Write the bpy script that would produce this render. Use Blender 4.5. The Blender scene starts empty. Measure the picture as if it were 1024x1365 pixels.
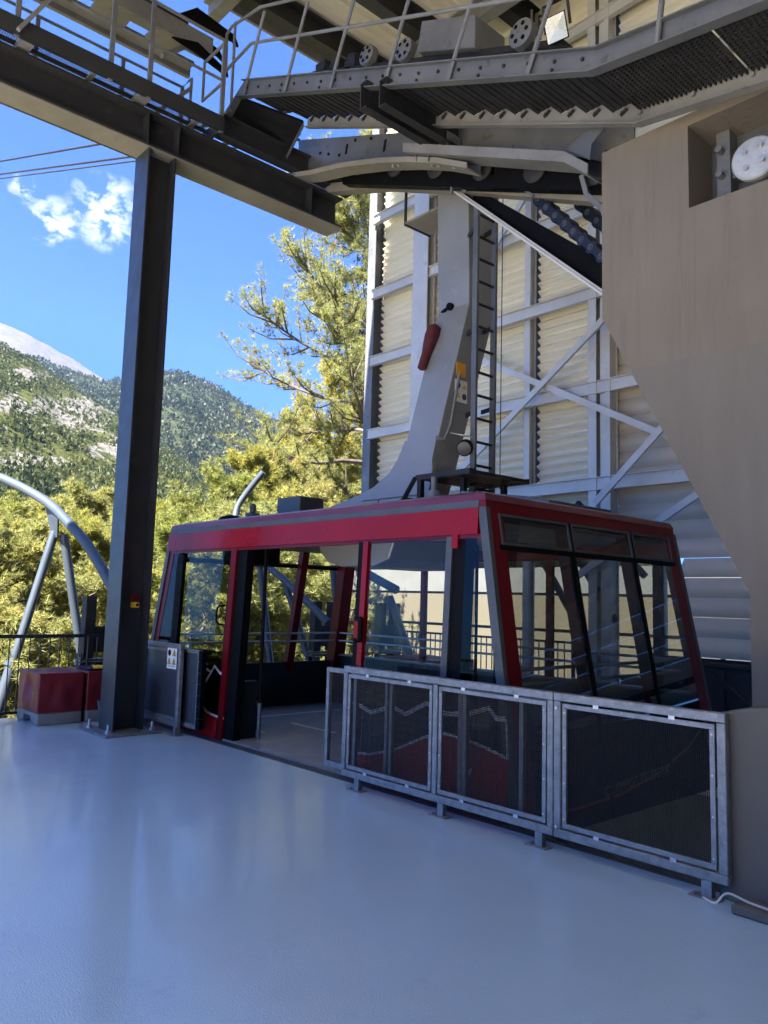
import bpy, bmesh, math, random
from mathutils import Vector, Matrix, noise
random.seed(7)
R = math.radians
scene = bpy.context.scene
COL = scene.collection
V3 = Vector

# ------------------------------------------------------------------ helpers
ORG = {}

class MB:
    """collects shapes and links them as one mesh object"""
    def __init__(s):
        s.v = []; s.f = []
    def add(s, vs, fs):
        b = len(s.v)
        s.v += [tuple(p) for p in vs]
        s.f += [tuple(i + b for i in f) for f in fs]
        return s
    def box(s, x0, y0, z0, x1, y1, z1):
        vs = [(x0,y0,z0),(x1,y0,z0),(x1,y1,z0),(x0,y1,z0),(x0,y0,z1),(x1,y0,z1),(x1,y1,z1),(x0,y1,z1)]
        return s.add(vs, [(0,3,2,1),(4,5,6,7),(0,1,5,4),(1,2,6,5),(2,3,7,6),(3,0,4,7)])
    def cbox(s, x0, y0, z0, x1, y1, z1, c=.01):
        """box with chamfered edges (convex hull of inset corners)"""
        bm = bmesh.new()
        for x in (x0, x1):
            for y in (y0, y1):
                for z in (z0, z1):
                    sx = 1 if x == x0 else -1; sy = 1 if y == y0 else -1; sz = 1 if z == z0 else -1
                    bm.verts.new((x + sx*c, y, z + sz*c)) if False else None
                    bm.verts.new((x, y + sy*c, z + sz*c)); bm.verts.new((x + sx*c, y, z + sz*c)); bm.verts.new((x + sx*c, y + sy*c, z))
        bmesh.ops.convex_hull(bm, input=bm.verts)
        bm.verts.index_update()
        vs = [v.co[:] for v in bm.verts]; fs = [[v.index for v in f.verts] for f in bm.faces]
        bm.free()
        return s.add(vs, fs)
    def bar(s, a, b, w, h, up=(0,0,1)):
        """rectangular bar from a to b; w across, h along 'up'"""
        a = V3(a); b = V3(b); d = (b - a).normalized(); u = V3(up)
        r = d.cross(u)
        if r.length < 1e-4: r = d.cross(V3((1,0,0)))
        r.normalize(); u = r.cross(d).normalized()
        r = r*w/2; u = u*h/2
        vs = [a-r-u, a+r-u, a+r+u, a-r+u, b-r-u, b+r-u, b+r+u, b-r+u]
        return s.add(vs, [(0,1,2,3),(7,6,5,4),(1,0,4,5),(2,1,5,6),(3,2,6,7),(0,3,7,4)])
    def ibeam(s, a, b, w, h, tf=.025, tw=.016, up=(0,0,1)):
        a = V3(a); b = V3(b); d = (b - a).normalized(); u = V3(up)
        r = d.cross(u)
        if r.length < 1e-4: r = d.cross(V3((1,0,0)))
        r.normalize(); u = r.cross(d).normalized()
        x = w/2; t = tw/2; y = h/2; z = y - tf
        pr = [(-x,-y),(x,-y),(x,-z),(t,-z),(t,z),(x,z),(x,y),(-x,y),(-x,z),(-t,z),(-t,-z),(-x,-z)]
        n = len(pr)
        vs = [a + r*p + u*q for p, q in pr] + [b + r*p + u*q for p, q in pr]
        fs = [(i, (i+1) % n, n + (i+1) % n, n + i) for i in range(n)]
        caps = [(0,1,2,11),(2,3,10,11),(3,4,9,10),(4,5,8,9),(5,6,7,8)]
        fs += [tuple(reversed(c)) for c in caps] + [tuple(n+i for i in c) for c in caps]
        return s.add(vs, fs)
    def tube(s, pts, r, n=10, cap=True, radii=None):
        pts = [V3(p) for p in pts]; m = len(pts); b = len(s.v)
        prev = None
        for i, p in enumerate(pts):
            d = (pts[min(i+1, m-1)] - pts[max(i-1, 0)]).normalized()
            if prev is None:
                a = V3((0,0,1)) if abs(d.z) < .9 else V3((1,0,0))
                x = d.cross(a).normalized()
            else:
                x = (prev - d*prev.dot(d)).normalized()
            prev = x; y = d.cross(x)
            rr = radii[i] if radii else r
            for k in range(n):
                t = 2*math.pi*k/n
                s.v.append(tuple(p + (x*math.cos(t) + y*math.sin(t))*rr))
        for i in range(m-1):
            for k in range(n):
                s.f.append((b+i*n+k, b+i*n+(k+1) % n, b+(i+1)*n+(k+1) % n, b+(i+1)*n+k))
        if cap:
            s.f.append(tuple(b+k for k in reversed(range(n)))); s.f.append(tuple(b+(m-1)*n+k for k in range(n)))
        return s
    def cyl(s, a, b, r, n=20): return s.tube([a, b], r, n)
    def prism(s, poly, off):
        """planar polygon (3-D points) extruded by vector off"""
        n = len(poly); o = V3(off); P = [V3(p) for p in poly]
        vs = P + [p + o for p in P]
        fs = [tuple(range(n)), tuple(reversed(range(n, 2*n)))] + [(i, n+i, n+(i+1) % n, (i+1) % n) for i in range(n)]
        return s.add(vs, fs)
    def lathe(s, c, axis, prof, n=24):
        """prof: (distance along axis, radius)"""
        c = V3(c); ax = V3(axis).normalized()
        pts = [c + ax*p for p, q in prof]
        a = V3((0,0,1)) if abs(ax.z) < .9 else V3((1,0,0))
        x = ax.cross(a).normalized(); y = ax.cross(x); b = len(s.v)
        for p, (q, r) in zip(pts, prof):
            for k in range(n):
                t = 2*math.pi*k/n
                s.v.append(tuple(p + (x*math.cos(t) + y*math.sin(t))*r))
        m = len(prof)
        for i in range(m-1):
            for k in range(n):
                s.f.append((b+i*n+k, b+i*n+(k+1) % n, b+(i+1)*n+(k+1) % n, b+(i+1)*n+k))
        s.f.append(tuple(b+k for k in reversed(range(n)))); s.f.append(tuple(b+(m-1)*n+k for k in range(n)))
        return s
    def pieces(s):
        """groups of faces that stand apart from each other"""
        par = list(range(len(s.v)))
        def find(a):
            while par[a] != a: par[a] = par[par[a]]; a = par[a]
            return a
        for f in s.f:
            r = find(f[0])
            for i in f[1:]: par[find(i)] = r
        isl = {}
        for i, p in enumerate(s.v): isl.setdefault(find(i), []).append(p)
        keys = list(isl); bx = []
        for k in keys:
            P = isl[k]; lo = [min(p[a] for p in P) for a in range(3)]; hi = [max(p[a] for p in P) for a in range(3)]
            bx.append((lo, hi, max(h-l for h, l in zip(hi, lo))))
        g = list(range(len(keys)))
        def fg(a):
            while g[a] != a: g[a] = g[g[a]]; a = g[a]
            return a
        for i in range(len(keys)):
            for j in range(i):
                gap = math.sqrt(sum(max(0, bx[i][0][a]-bx[j][1][a], bx[j][0][a]-bx[i][1][a])**2 for a in range(3)))
                if gap <= max(.02, .5*max(bx[i][2], bx[j][2])): g[fg(i)] = fg(j)
        grp = {k: fg(i) for i, k in enumerate(keys)}
        if len(set(grp.values())) < 2: return [s]
        out = {}
        for f in s.f:
            m = out.setdefault(grp[find(f[0])], (MB(), {}))
            q = []
            for i in f:
                if i not in m[1]: m[1][i] = len(m[0].v); m[0].v.append(s.v[i])
                q.append(m[1][i])
            m[0].f.append(tuple(q))
        return [m[0] for m in out.values()]
    def build(s, name, mat, parent=None, smooth=False, bevel=0, fixn=True):
        if parent is not None and len(s.v) < 2600 and name not in ('crown', 'trunk'):
            ps = s.pieces()
            if len(ps) > 1: return [p.build1(name, mat, parent, smooth, bevel, fixn) for p in ps][0]
        return s.build1(name, mat, parent, smooth, bevel, fixn)
    def build1(s, name, mat, parent=None, smooth=False, bevel=0, fixn=True):
        o = V3((0,0,0))
        if parent is not None: o = ORG[parent.name]
        me = bpy.data.meshes.new(name)
        me.from_pydata([(p[0]-o.x, p[1]-o.y, p[2]-o.z) for p in s.v], [], s.f)
        if fixn:
            bm = bmesh.new(); bm.from_mesh(me)
            bmesh.ops.recalc_face_normals(bm, faces=bm.faces)
            bm.to_mesh(me); bm.free()
        me.materials.append(mat)
        if smooth:
            for p in me.polygons: p.use_smooth = True
            try: me.set_sharp_from_angle(angle=R(35))
            except Exception: pass
        ob = bpy.data.objects.new(name, me); COL.objects.link(ob)
        if parent is not None: ob.parent = parent
        ORG[ob.name] = o
        if bevel:
            md = ob.modifiers.new('edge', 'BEVEL'); md.width = bevel; md.segments = 2; md.limit_method = 'ANGLE'; md.angle_limit = R(50)
        return ob

def thing(name, loc, label, cat, group=None):
    o = bpy.data.objects.new(name, None); COL.objects.link(o)
    o.location = loc; o.empty_display_size = .2
    ORG[o.name] = V3(loc)
    return tag(o, label, cat, group)
def tag(o, label, cat, group=None):
    o['label'] = label; o['category'] = cat
    if group: o['group'] = group
    return o
def struct(o, kind='structure'):
    o['kind'] = kind; return o
def kids(o): return [c for c in bpy.data.objects if c.parent == o]
def dup(root, delta, label=None, rz=0, sc=None):
    r = root.copy(); COL.objects.link(r)
    r.location = V3(delta); r.rotation_euler = (0,0,rz)
    if sc: r.scale = sc
    if label: r['label'] = label
    for ch in kids(root):
        c = ch.copy(); COL.objects.link(c); c.parent = r
        for g in kids(ch):
            d = g.copy(); COL.objects.link(d); d.parent = c
    return r
def spline(pts, n=8):
    """Catmull-Rom through points"""
    P = [V3(p) for p in pts]; out = []
    for i in range(len(P)-1):
        p0 = P[max(i-1,0)]; p1 = P[i]; p2 = P[i+1]; p3 = P[min(i+2, len(P)-1)]
        for k in range(n):
            t = k/n
            out.append(.5*((2*p1) + (p2-p0)*t + (2*p0-5*p1+4*p2-p3)*t*t + (3*p1-p0-3*p2+p3)*t**3))
    out.append(P[-1]); return out

# ------------------------------------------------------------------ camera
yaw, pitch, roll, FPX = 0.837599, 0.110055, 0.027305, 1053.66
EYE = V3((0,0,1.65))
F_ = V3((-math.sin(yaw)*math.cos(pitch), math.cos(yaw)*math.cos(pitch), math.sin(pitch)))
r0 = V3((math.cos(yaw), math.sin(yaw), 0)); u0 = r0.cross(F_)
r_ = math.cos(roll)*r0 + math.sin(roll)*u0; u_ = -math.sin(roll)*r0 + math.cos(roll)*u0
cam = bpy.data.cameras.new('camera'); co = bpy.data.objects.new('camera', cam); COL.objects.link(co)
cam.sensor_fit = 'VERTICAL'; cam.sensor_height = 36; cam.lens = 36*FPX/1365
cam.clip_start = .05; cam.clip_end = 60000
m = Matrix.Identity(4)
for i in range(3):
    m[i][0] = r_[i]; m[i][1] = u_[i]; m[i][2] = -F_[i]; m[i][3] = EYE[i]
co.matrix_world = m
scene.camera = co
def azim(x, y):
    """heading and elevation slope of a picture direction"""
    d = F_ + (x-512)/FPX*r_ - (y-682.5)/FPX*u_
    a = math.atan2(d.y, d.x)
    return (a + 2*math.pi if a < -1 else a), d.z/math.hypot(d.x, d.y)

# ------------------------------------------------------------------ materials
def mat(name):
    m = bpy.data.materials.new(name); m.use_nodes = True
    nt = m.node_tree; b = nt.nodes['Principled BSDF']
    return m, nt, b
def N(nt, t, **k):
    n = nt.nodes.new(t)
    for a, v in k.items(): setattr(n, a, v)
    return n
def coords(nt, scale=(1,1,1), obj=True):
    t = N(nt, 'ShaderNodeTexCoord'); mp = N(nt, 'ShaderNodeMapping')
    mp.inputs['Scale'].default_value = scale
    nt.links.new(t.outputs['Object'], mp.inputs['Vector']); return mp.outputs['Vector']
def noise_n(nt, vec, scale, detail=4, rough=.55, dist=0):
    n = N(nt, 'ShaderNodeTexNoise'); n.inputs['Scale'].default_value = scale
    n.inputs['Detail'].default_value = detail; n.inputs['Roughness'].default_value = rough
    n.inputs['Distortion'].default_value = dist
    nt.links.new(vec, n.inputs['Vector']); return n.outputs['Fac']
def ramp(nt, fac, stops):
    r = N(nt, 'ShaderNodeValToRGB'); e = r.color_ramp.elements
    while len(e) < len(stops): e.new(.5)
    for el, (p, c) in zip(e, stops):
        el.position = p; el.color = (c[0], c[1], c[2], 1) if not isinstance(c, (int, float)) else (c, c, c, 1)
    nt.links.new(fac, r.inputs['Fac']); return r.outputs['Color']
def mixc(nt, fac, a, b, mode='MIX'):
    n = N(nt, 'ShaderNodeMix'); n.data_type = 'RGBA'; n.blend_type = mode
    for s, v in ((n.inputs[0], fac), (n.inputs[6], a), (n.inputs[7], b)):
        if isinstance(v, (int, float)): s.default_value = v
        elif isinstance(v, tuple): s.default_value = (v[0], v[1], v[2], 1)
        else: nt.links.new(v, s)
    return n.outputs[2]
def bump(nt, b, h, strength=.3, dist=.01):
    n = N(nt, 'ShaderNodeBump'); n.inputs['Strength'].default_value = strength; n.inputs['Distance'].default_value = dist
    nt.links.new(h, n.inputs['Height']); nt.links.new(n.outputs['Normal'], b.inputs['Normal'])
def surf(name, c1, c2, scale=3, rough=(.4,.6), metal=0, bmp=0, bscale=60, stretch=(1,1,1), coat=0, c3=None, spec=.5):
    m, nt, b = mat(name); v = coords(nt, stretch)
    f = noise_n(nt, v, scale, 6, .6)
    col = ramp(nt, f, [(.3, c1), (.7, c2)])
    if c3 is not None:
        g = noise_n(nt, v, scale*5, 5, .7)
        col = mixc(nt, ramp(nt, g, [(.58, 0), (.72, 1)]), col, c3)
    nt.links.new(col, b.inputs['Base Color'])
    h = noise_n(nt, v, scale*2.3, 5)
    rr = ramp(nt, h, [(.3, rough[0]), (.7, rough[1])])
    nt.links.new(rr, b.inputs['Roughness'])
    b.inputs['Metallic'].default_value = metal
    b.inputs['Specular IOR Level'].default_value = spec
    if coat: b.inputs['Coat Weight'].default_value = coat; b.inputs['Coat Roughness'].default_value = .06
    if bmp: bump(nt, b, noise_n(nt, v, bscale, 3), bmp, .004)
    return m

M = {}
M['galv'] = surf('galvanised', (.15,.158,.168), (.26,.27,.285), 14, (.38,.58), .45, .08, 90, c3=(.38,.395,.41))
M['anthracite'] = surf('anthracite_paint', (.016,.017,.021), (.024,.026,.031), 2, (.36,.5), 0, .25, 260, spec=.7)
M['beam'] = surf('beam_paint', (.02,.02,.023), (.033,.032,.033), 1.4, (.5,.7), 0, .1, 120, c3=(.06,.055,.048))
M['flange'] = surf('pale_lit_flange', (.16,.145,.118), (.26,.24,.20), 1.2, (.6,.8), 0, .1, 60, c3=(.18,.16,.13))  # pale steel tone; under the main beam it stands in for bounced light
M['steel'] = surf('painted_steel', (.12,.123,.13), (.20,.204,.21), 1.6, (.35,.6), .2, .06, 80, c3=(.09,.085,.08))
M['plate'] = surf('plate_steel', (.095,.10,.11), (.16,.166,.175), 1.3, (.32,.55), .35, .05, 50, c3=(.07,.068,.068))
M['lightsteel'] = surf('light_steel', (.155,.15,.143), (.24,.234,.225), 1.8, (.45,.65), .1, .06, 60, c3=(.14,.125,.11))
M['dark'] = surf('dark_steel', (.014,.014,.016), (.026,.026,.029), 3, (.5,.7), 0, spec=.3)
M['black'] = surf('black_rubber', (.003,.003,.0035), (.006,.006,.007), 5, (.5,.7), spec=.08)
M['red'] = surf('red_paint', (.20,.002,.006), (.25,.004,.009), 1.2, (.25,.36), 0, coat=.04, spec=.18)
M['maroon'] = surf('maroon_paint', (.10,.002,.006), (.135,.004,.008), 1.2, (.28,.4), 0, coat=.04, spec=.2)
M['purple'] = surf('roof_lip', (.10,.015,.035), (.14,.022,.045), 2, (.28,.4))
M['frame'] = surf('grey_trim', (.045,.048,.055), (.065,.068,.075), 4, (.4,.55))
M['hanger'] = surf('hanger_paint', (.22,.222,.225), (.29,.292,.295), .9, (.34,.48), .3, .05, 40, c3=(.3,.3,.3))
M['cream'] = surf('cream_sheet', (.74,.69,.56), (.84,.79,.67), .5, (.5,.65), 0, .05, 8, stretch=(.3,1,3), c3=(.66,.60,.47))
M['alu'] = surf('aluminium_girt', (.52,.50,.475), (.64,.62,.59), 1.3, (.4,.55), .15, .04, 30, c3=(.45,.45,.45))
M['louver'] = surf('louver_sheet', (.50,.45,.375), (.60,.545,.465), 1.0, (.5,.65))
M['pvc'] = surf('red_tarpaulin', (.14,.012,.018), (.19,.02,.026), 2, (.36,.5), 0, .5, 9, spec=.35)
M['greycrate'] = surf('grey_plinth', (.16,.155,.15), (.25,.245,.235), 4, (.6,.8), 0, .3, 40)
M['bluebin'] = surf('blue_plastic', (.03,.08,.11), (.04,.10,.13), 3, (.4,.5))
M['tube'] = surf('blue_grey_tube', (.045,.06,.082), (.065,.083,.108), 1.2, (.4,.55), .1)
M['white'] = surf('white_paint', (.14,.138,.135), (.17,.168,.165), 1, (.5,.7))
M['wallcream'] = surf('cream_render', (.115,.096,.065), (.14,.118,.083), .3, (.7,.9), 0, .2, 20)
M['yellow'] = surf('yellow_sticker', (.75,.48,.02), (.8,.52,.03), 4, (.5,.6))
M['orange'] = surf('orange_sticker', (.72,.30,.01), (.78,.36,.02), 4, (.5,.6))
M['sticker'] = surf('white_sticker', (.7,.72,.75), (.78,.8,.82), 4, (.4,.6))
M['wire'] = surf('mesh_wire', (.016,.018,.022), (.03,.033,.04), 20, (.4,.55), 0, spec=.3)
M['cabinfloor'] = surf('cabin_floor', (.2,.205,.22), (.27,.275,.29), 2, (.35,.5), 0, .2, 120)
M['whiteline'] = surf('white_line', (.6,.6,.6), (.7,.7,.7), 8, (.4,.6))
M['bounce_ground'] = surf('bounce_yard', (.52,.46,.37), (.62,.55,.45), .4, (.8,.95), 0, .4, 30)
M['bolt'] = surf('bolt_steel', (.4,.4,.4), (.6,.6,.6), 10, (.3,.5), .7)
M['bluewheel'] = surf('roller_plate', (.006,.008,.02), (.010,.014,.032), 6, (.35,.5), .1)
M['lamp'] = surf('lamp_reflector', (.5,.5,.47), (.62,.62,.58), 4, (.2,.35), .8)
M['cable'] = surf('cable_sheath', (.5,.49,.46), (.6,.59,.56), 4, (.5,.6))
M['rope'] = surf('wire_rope', (.012,.012,.016), (.022,.022,.028), 30, (.4,.6), .2)
M['vanwhite'] = surf('van_paint', (.78,.79,.8), (.84,.85,.86), 1, (.2,.3), 0, coat=.5)
M['tyre'] = M['black']
M['discwhite'] = surf('worn_disc', (.42,.42,.40), (.62,.62,.6), 7, (.35,.5), .4, .1, 40, c3=(.3,.29,.27))

# ground paint: blue-grey epoxy with a rolled stipple
def floor_mat():
    m, nt, b = mat('floor_paint'); v = coords(nt)
    col = ramp(nt, noise_n(nt, v, .35, 5), [(.3, (.45,.62,.80)), (.7, (.50,.68,.85))])
    spots = noise_n(nt, v, 2.6, 8, .75)
    col = mixc(nt, ramp(nt, spots, [(.60, 0), (.74, .55)]), col, (.35,.47,.65))
    nt.links.new(col, b.inputs['Base Color'])
    rr = ramp(nt, noise_n(nt, v, .8, 6, .65), [(.3, .14), (.7, .27)])
    nt.links.new(rr, b.inputs['Roughness'])
    b.inputs['Specular IOR Level'].default_value = .9; b.inputs['Coat Weight'].default_value = .5; b.inputs['Coat Roughness'].default_value = .12
    h = noise_n(nt, v, 120, 2, .5)
    h2 = noise_n(nt, v, 1.6, 3, .5)
    add = N(nt, 'ShaderNodeMath'); add.operation = 'MULTIPLY_ADD'
    nt.links.new(h2, add.inputs[0]); add.inputs[1].default_value = 2.2; nt.links.new(h, add.inputs[2])
    bump(nt, b, add.outputs[0], .42, .006)
    return m
M['floor'] = floor_mat()

def concrete_mat():
    m, nt, b = mat('board_marked_concrete'); v = coords(nt)
    vs = coords(nt, (7,7,.55))
    c = ramp(nt, noise_n(nt, v, .9, 6), [(.3, (.158,.132,.102)), (.7, (.188,.16,.126))])
    st = noise_n(nt, vs, 1.0, 6, .7)
    c = mixc(nt, ramp(nt, st, [(.35, .35), (.6, 0)]), c, (.146,.123,.097))
    nt.links.new(c, b.inputs['Base Color']); b.inputs['Roughness'].default_value = .8
    ridge = ramp(nt, noise_n(nt, coords(nt, (9,9,.5)), 1.6, 5, .7), [(.56, 0), (.64, 1)])
    pit = ramp(nt, noise_n(nt, v, 16, 2), [(.72, 0), (.78, 1)])
    add = N(nt, 'ShaderNodeMath'); add.operation = 'SUBTRACT'
    nt.links.new(ridge, add.inputs[0]); nt.links.new(pit, add.inputs[1])
    bump(nt, b, add.outputs[0], .5, .007)
    return m
M['concrete'] = concrete_mat()
M['concrete2'] = surf('grey_masonry_paint', (.095,.083,.068), (.118,.105,.087), .7, (.7,.85), 0, .2, 14, stretch=(1,1,.6))

def glass_mat(name, tint, refl=1.28):
    m = bpy.data.materials.new(name); m.use_nodes = True; nt = m.node_tree
    for n in list(nt.nodes): nt.nodes.remove(n)
    out = N(nt, 'ShaderNodeOutputMaterial'); mx = N(nt, 'ShaderNodeMixShader')
    tr = N(nt, 'ShaderNodeBsdfTransparent'); gl = N(nt, 'ShaderNodeBsdfGlossy'); fr = N(nt, 'ShaderNodeFresnel')
    fr.inputs['IOR'].default_value = refl
    tr.inputs['Color'].default_value = (*tint, 1); gl.inputs['Roughness'].default_value = .0
    gl.inputs['Color'].default_value = (.95,.97,1,1)
    nt.links.new(fr.outputs[0], mx.inputs[0]); nt.links.new(tr.outputs[0], mx.inputs[1]); nt.links.new(gl.outputs[0], mx.inputs[2])
    nt.links.new(mx.outputs[0], out.inputs['Surface'])
    return m
M['glass'] = glass_mat('clear_glass', (.86,.88,.86))
M['glass_end'] = glass_mat('end_glass', (.29,.31,.30), 1.8)
M['tinted'] = glass_mat('tinted_glass', (.28,.28,.26), 1.3)
M['smoke'] = glass_mat('smoked_panel', (.10,.105,.11), 1.25)

def perforated_mat():
    m, nt, b = mat('perforated_sheet')
    t = N(nt, 'ShaderNodeTexCoord'); mp = N(nt, 'ShaderNodeMapping'); mp.inputs['Scale'].default_value = (40,40,40)
    nt.links.new(t.outputs['Object'], mp.inputs['Vector'])
    sx = N(nt, 'ShaderNodeSeparateXYZ'); nt.links.new(mp.outputs[0], sx.inputs[0])
    def cell(o):
        f = N(nt, 'ShaderNodeMath'); f.operation = 'FRACT'; nt.links.new(o, f.inputs[0])
        d = N(nt, 'ShaderNodeMath'); d.operation = 'SUBTRACT'; nt.links.new(f.outputs[0], d.inputs[0]); d.inputs[1].default_value = .5
        q = N(nt, 'ShaderNodeMath'); q.operation = 'MULTIPLY'; nt.links.new(d.outputs[0], q.inputs[0]); nt.links.new(d.outputs[0], q.inputs[1])
        return q.outputs[0]
    a = N(nt, 'ShaderNodeMath'); a.operation = 'ADD'; nt.links.new(cell(sx.outputs[0]), a.inputs[0]); nt.links.new(cell(sx.outputs[1]), a.inputs[1])
    g = N(nt, 'ShaderNodeMath'); g.operation = 'GREATER_THAN'; nt.links.new(a.outputs[0], g.inputs[0]); g.inputs[1].default_value = .19
    nt.links.new(g.outputs[0], b.inputs['Alpha'])
    b.inputs['Base Color'].default_value = (.12,.13,.14,1); b.inputs['Roughness'].default_value = .5; b.inputs['Metallic'].default_value = .4
    return m
M['perf'] = perforated_mat()

def leaf_mat(name, ca, cb, cc, sc=1.1):
    m, nt, b = mat(name)
    g = N(nt, 'ShaderNodeNewGeometry')
    oi = N(nt, 'ShaderNodeObjectInfo')
    v = coords(nt)
    f = noise_n(nt, v, sc, 3, .6)
    col = ramp(nt, f, [(.3, ca), (.52, cb), (.72, cc)])
    ri = ramp(nt, g.outputs['Random Per Island'], [(0, .62), (1, 1.3)])
    col = mixc(nt, 1.0, col, ri, 'MULTIPLY')
    ro = ramp(nt, oi.outputs['Random'], [(0, (.82,.9,.85)), (1, (1.14,1.06,.95))])
    col = mixc(nt, 1.0, col, ro, 'MULTIPLY')
    nt.links.new(col, b.inputs['Base Color']); b.inputs['Roughness'].default_value = .55
    tl = N(nt, 'ShaderNodeBsdfTranslucent'); nt.links.new(col, tl.inputs['Color'])
    mx = N(nt, 'ShaderNodeMixShader'); mx.inputs[0].default_value = .55
    out = nt.nodes['Material Output']
    nt.links.new(b.outputs[0], mx.inputs[1]); nt.links.new(tl.outputs[0], mx.inputs[2]); nt.links.new(mx.outputs[0], out.inputs['Surface'])
    return m
M['needles'] = leaf_mat('pine_needles', (.20,.215,.045), (.36,.35,.095), (.53,.475,.16))
M['needles2'] = leaf_mat('grey_pine_needles', (.20,.21,.075), (.335,.335,.12), (.50,.45,.175))
M['shrubleaf'] = leaf_mat('broad_leaves', (.045,.08,.02), (.075,.115,.028), (.13,.15,.04))
M['bark'] = surf('pine_bark', (.075,.055,.042), (.15,.115,.09), 3, (.8,.95), 0, .8, 12, stretch=(1,1,.25), c3=(.2,.17,.15))
M['cone'] = surf('pine_cone', (.045,.03,.02), (.075,.05,.035), 9, (.8,.9))

def terrain_mat(name, forest, rockmask, rocks, fscale, rockscale, steep=False):
    m, nt, b = mat(name); v = coords(nt)
    f = noise_n(nt, v, fscale, 8, .72)
    big = noise_n(nt, v, fscale*.06, 4, .6)
    col = ramp(nt, f, [(.34, forest[0]), (.5, forest[1]), (.68, forest[2])])
    col = mixc(nt, ramp(nt, big, [(.35, .0), (.65, .6)]), col, ramp(nt, f, [(.35, forest[1]), (.65, forest[3])]))
    vz = coords(nt, (1,1,2.2))
    r1 = noise_n(nt, vz, rockscale, 8, .68, .6)
    rockc = ramp(nt, noise_n(nt, coords(nt, (1,1,.4)), rockscale*9, 8, .75), [(.33, rocks[0]), (.5, rocks[1]), (.68, rocks[2])])
    if rockmask is None:
        nt.links.new(rockc, b.inputs['Base Color'])
    else:
        at = N(nt, 'ShaderNodeAttribute'); at.attribute_name = 'rock'
        s = N(nt, 'ShaderNodeMath'); s.operation = 'ADD'; nt.links.new(r1, s.inputs[0]); nt.links.new(at.outputs['Fac'], s.inputs[1])
        mk = ramp(nt, s.outputs[0], [(rockmask, 0), (rockmask+.035, 1)])
        nt.links.new(mixc(nt, mk, col, rockc), b.inputs['Base Color'])
    b.inputs['Roughness'].default_value = .9; b.inputs['Specular IOR Level'].default_value = .1
    return m, nt, b, f
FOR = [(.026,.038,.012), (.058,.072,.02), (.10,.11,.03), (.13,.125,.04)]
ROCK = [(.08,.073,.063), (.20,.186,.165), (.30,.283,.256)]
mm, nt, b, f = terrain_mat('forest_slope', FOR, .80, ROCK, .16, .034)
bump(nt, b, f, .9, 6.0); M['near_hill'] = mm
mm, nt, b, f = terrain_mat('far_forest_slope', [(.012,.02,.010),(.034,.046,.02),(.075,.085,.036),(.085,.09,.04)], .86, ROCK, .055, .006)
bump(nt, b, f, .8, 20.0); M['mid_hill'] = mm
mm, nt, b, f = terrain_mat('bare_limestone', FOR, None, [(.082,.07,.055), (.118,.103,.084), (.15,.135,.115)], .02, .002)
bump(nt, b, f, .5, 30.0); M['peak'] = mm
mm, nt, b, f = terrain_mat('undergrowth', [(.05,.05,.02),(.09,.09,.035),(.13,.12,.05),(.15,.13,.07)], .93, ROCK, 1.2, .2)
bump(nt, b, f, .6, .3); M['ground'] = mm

# ------------------------------------------------------------------ light, sky, view
SUN_DIR = V3((.075, -.635, .77)).normalized()
el = math.asin(SUN_DIR.z)
w = bpy.data.worlds.new('World'); scene.world = w; w.use_nodes = True
nt = w.node_tree; bg = nt.nodes['Background']
sky = N(nt, 'ShaderNodeTexSky'); sky.sky_type = 'NISHITA'; sky.sun_disc = False
sky.sun_elevation = el; sky.sun_rotation = math.atan2(SUN_DIR.x, SUN_DIR.y)
sky.altitude = 700; sky.air_density = 1.0; sky.dust_density = .25; sky.ozone_density = 4.0
hsv = N(nt, 'ShaderNodeHueSaturation'); hsv.inputs['Saturation'].default_value = 1.0
hsv.inputs['Value'].default_value = .60
tint = mixc(nt, 1.0, sky.outputs[0], (.12,.40,1.0), 'MULTIPLY')
nt.links.new(tint, hsv.inputs['Color'])
# a few small fair-weather clouds, placed by heading and elevation
tc = N(nt, 'ShaderNodeTexCoord')
def cloud_mask():
    total = None
    for (px, py, sx) in ((140,284,.050), (70,298,.034), (34,252,.020)):
        a, sl = azim(px, py)
        c = V3((math.cos(a), math.sin(a), sl)).normalized()
        dn = N(nt, 'ShaderNodeVectorMath'); dn.operation = 'DISTANCE'
        nt.links.new(tc.outputs['Generated'], dn.inputs[0]); dn.inputs[1].default_value = c
        mr = N(nt, 'ShaderNodeMapRange'); mr.inputs['From Min'].default_value = sx; mr.inputs['From Max'].default_value = 0
        nt.links.new(dn.outputs['Value'], mr.inputs['Value'])
        if total is None: total = mr.outputs[0]
        else:
            ad = N(nt, 'ShaderNodeMath'); ad.operation = 'MAXIMUM'; nt.links.new(total, ad.inputs[0]); nt.links.new(mr.outputs[0], ad.inputs[1]); total = ad.outputs[0]
    mp = N(nt, 'ShaderNodeMapping'); mp.inputs['Scale'].default_value = (1,1,1.5)
    nt.links.new(tc.outputs['Generated'], mp.inputs['Vector'])
    nz = ramp(nt, noise_n(nt, mp.outputs[0], 40, 12, .62, .25), [(.42, 0), (.66, 1)])
    mu = N(nt, 'ShaderNodeMath'); mu.operation = 'MULTIPLY'; nt.links.new(total, mu.inputs[0]); nt.links.new(nz, mu.inputs[1])
    return ramp(nt, mu.outputs[0], [(.06, 0), (.24, .5), (.44, 1)])
cm = cloud_mask()
skyc = mixc(nt, cm, hsv.outputs[0], (3.2,3.3,3.5))
nt.links.new(skyc, bg.inputs['Color'])
bg.inputs['Strength'].default_value = .055
ld = bpy.data.lights.new('sun', 'SUN'); ld.energy = 5.0; ld.angle = R(.5); ld.color = (1,.95,.87)
lo = bpy.data.objects.new('sun', ld); COL.objects.link(lo)
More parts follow.
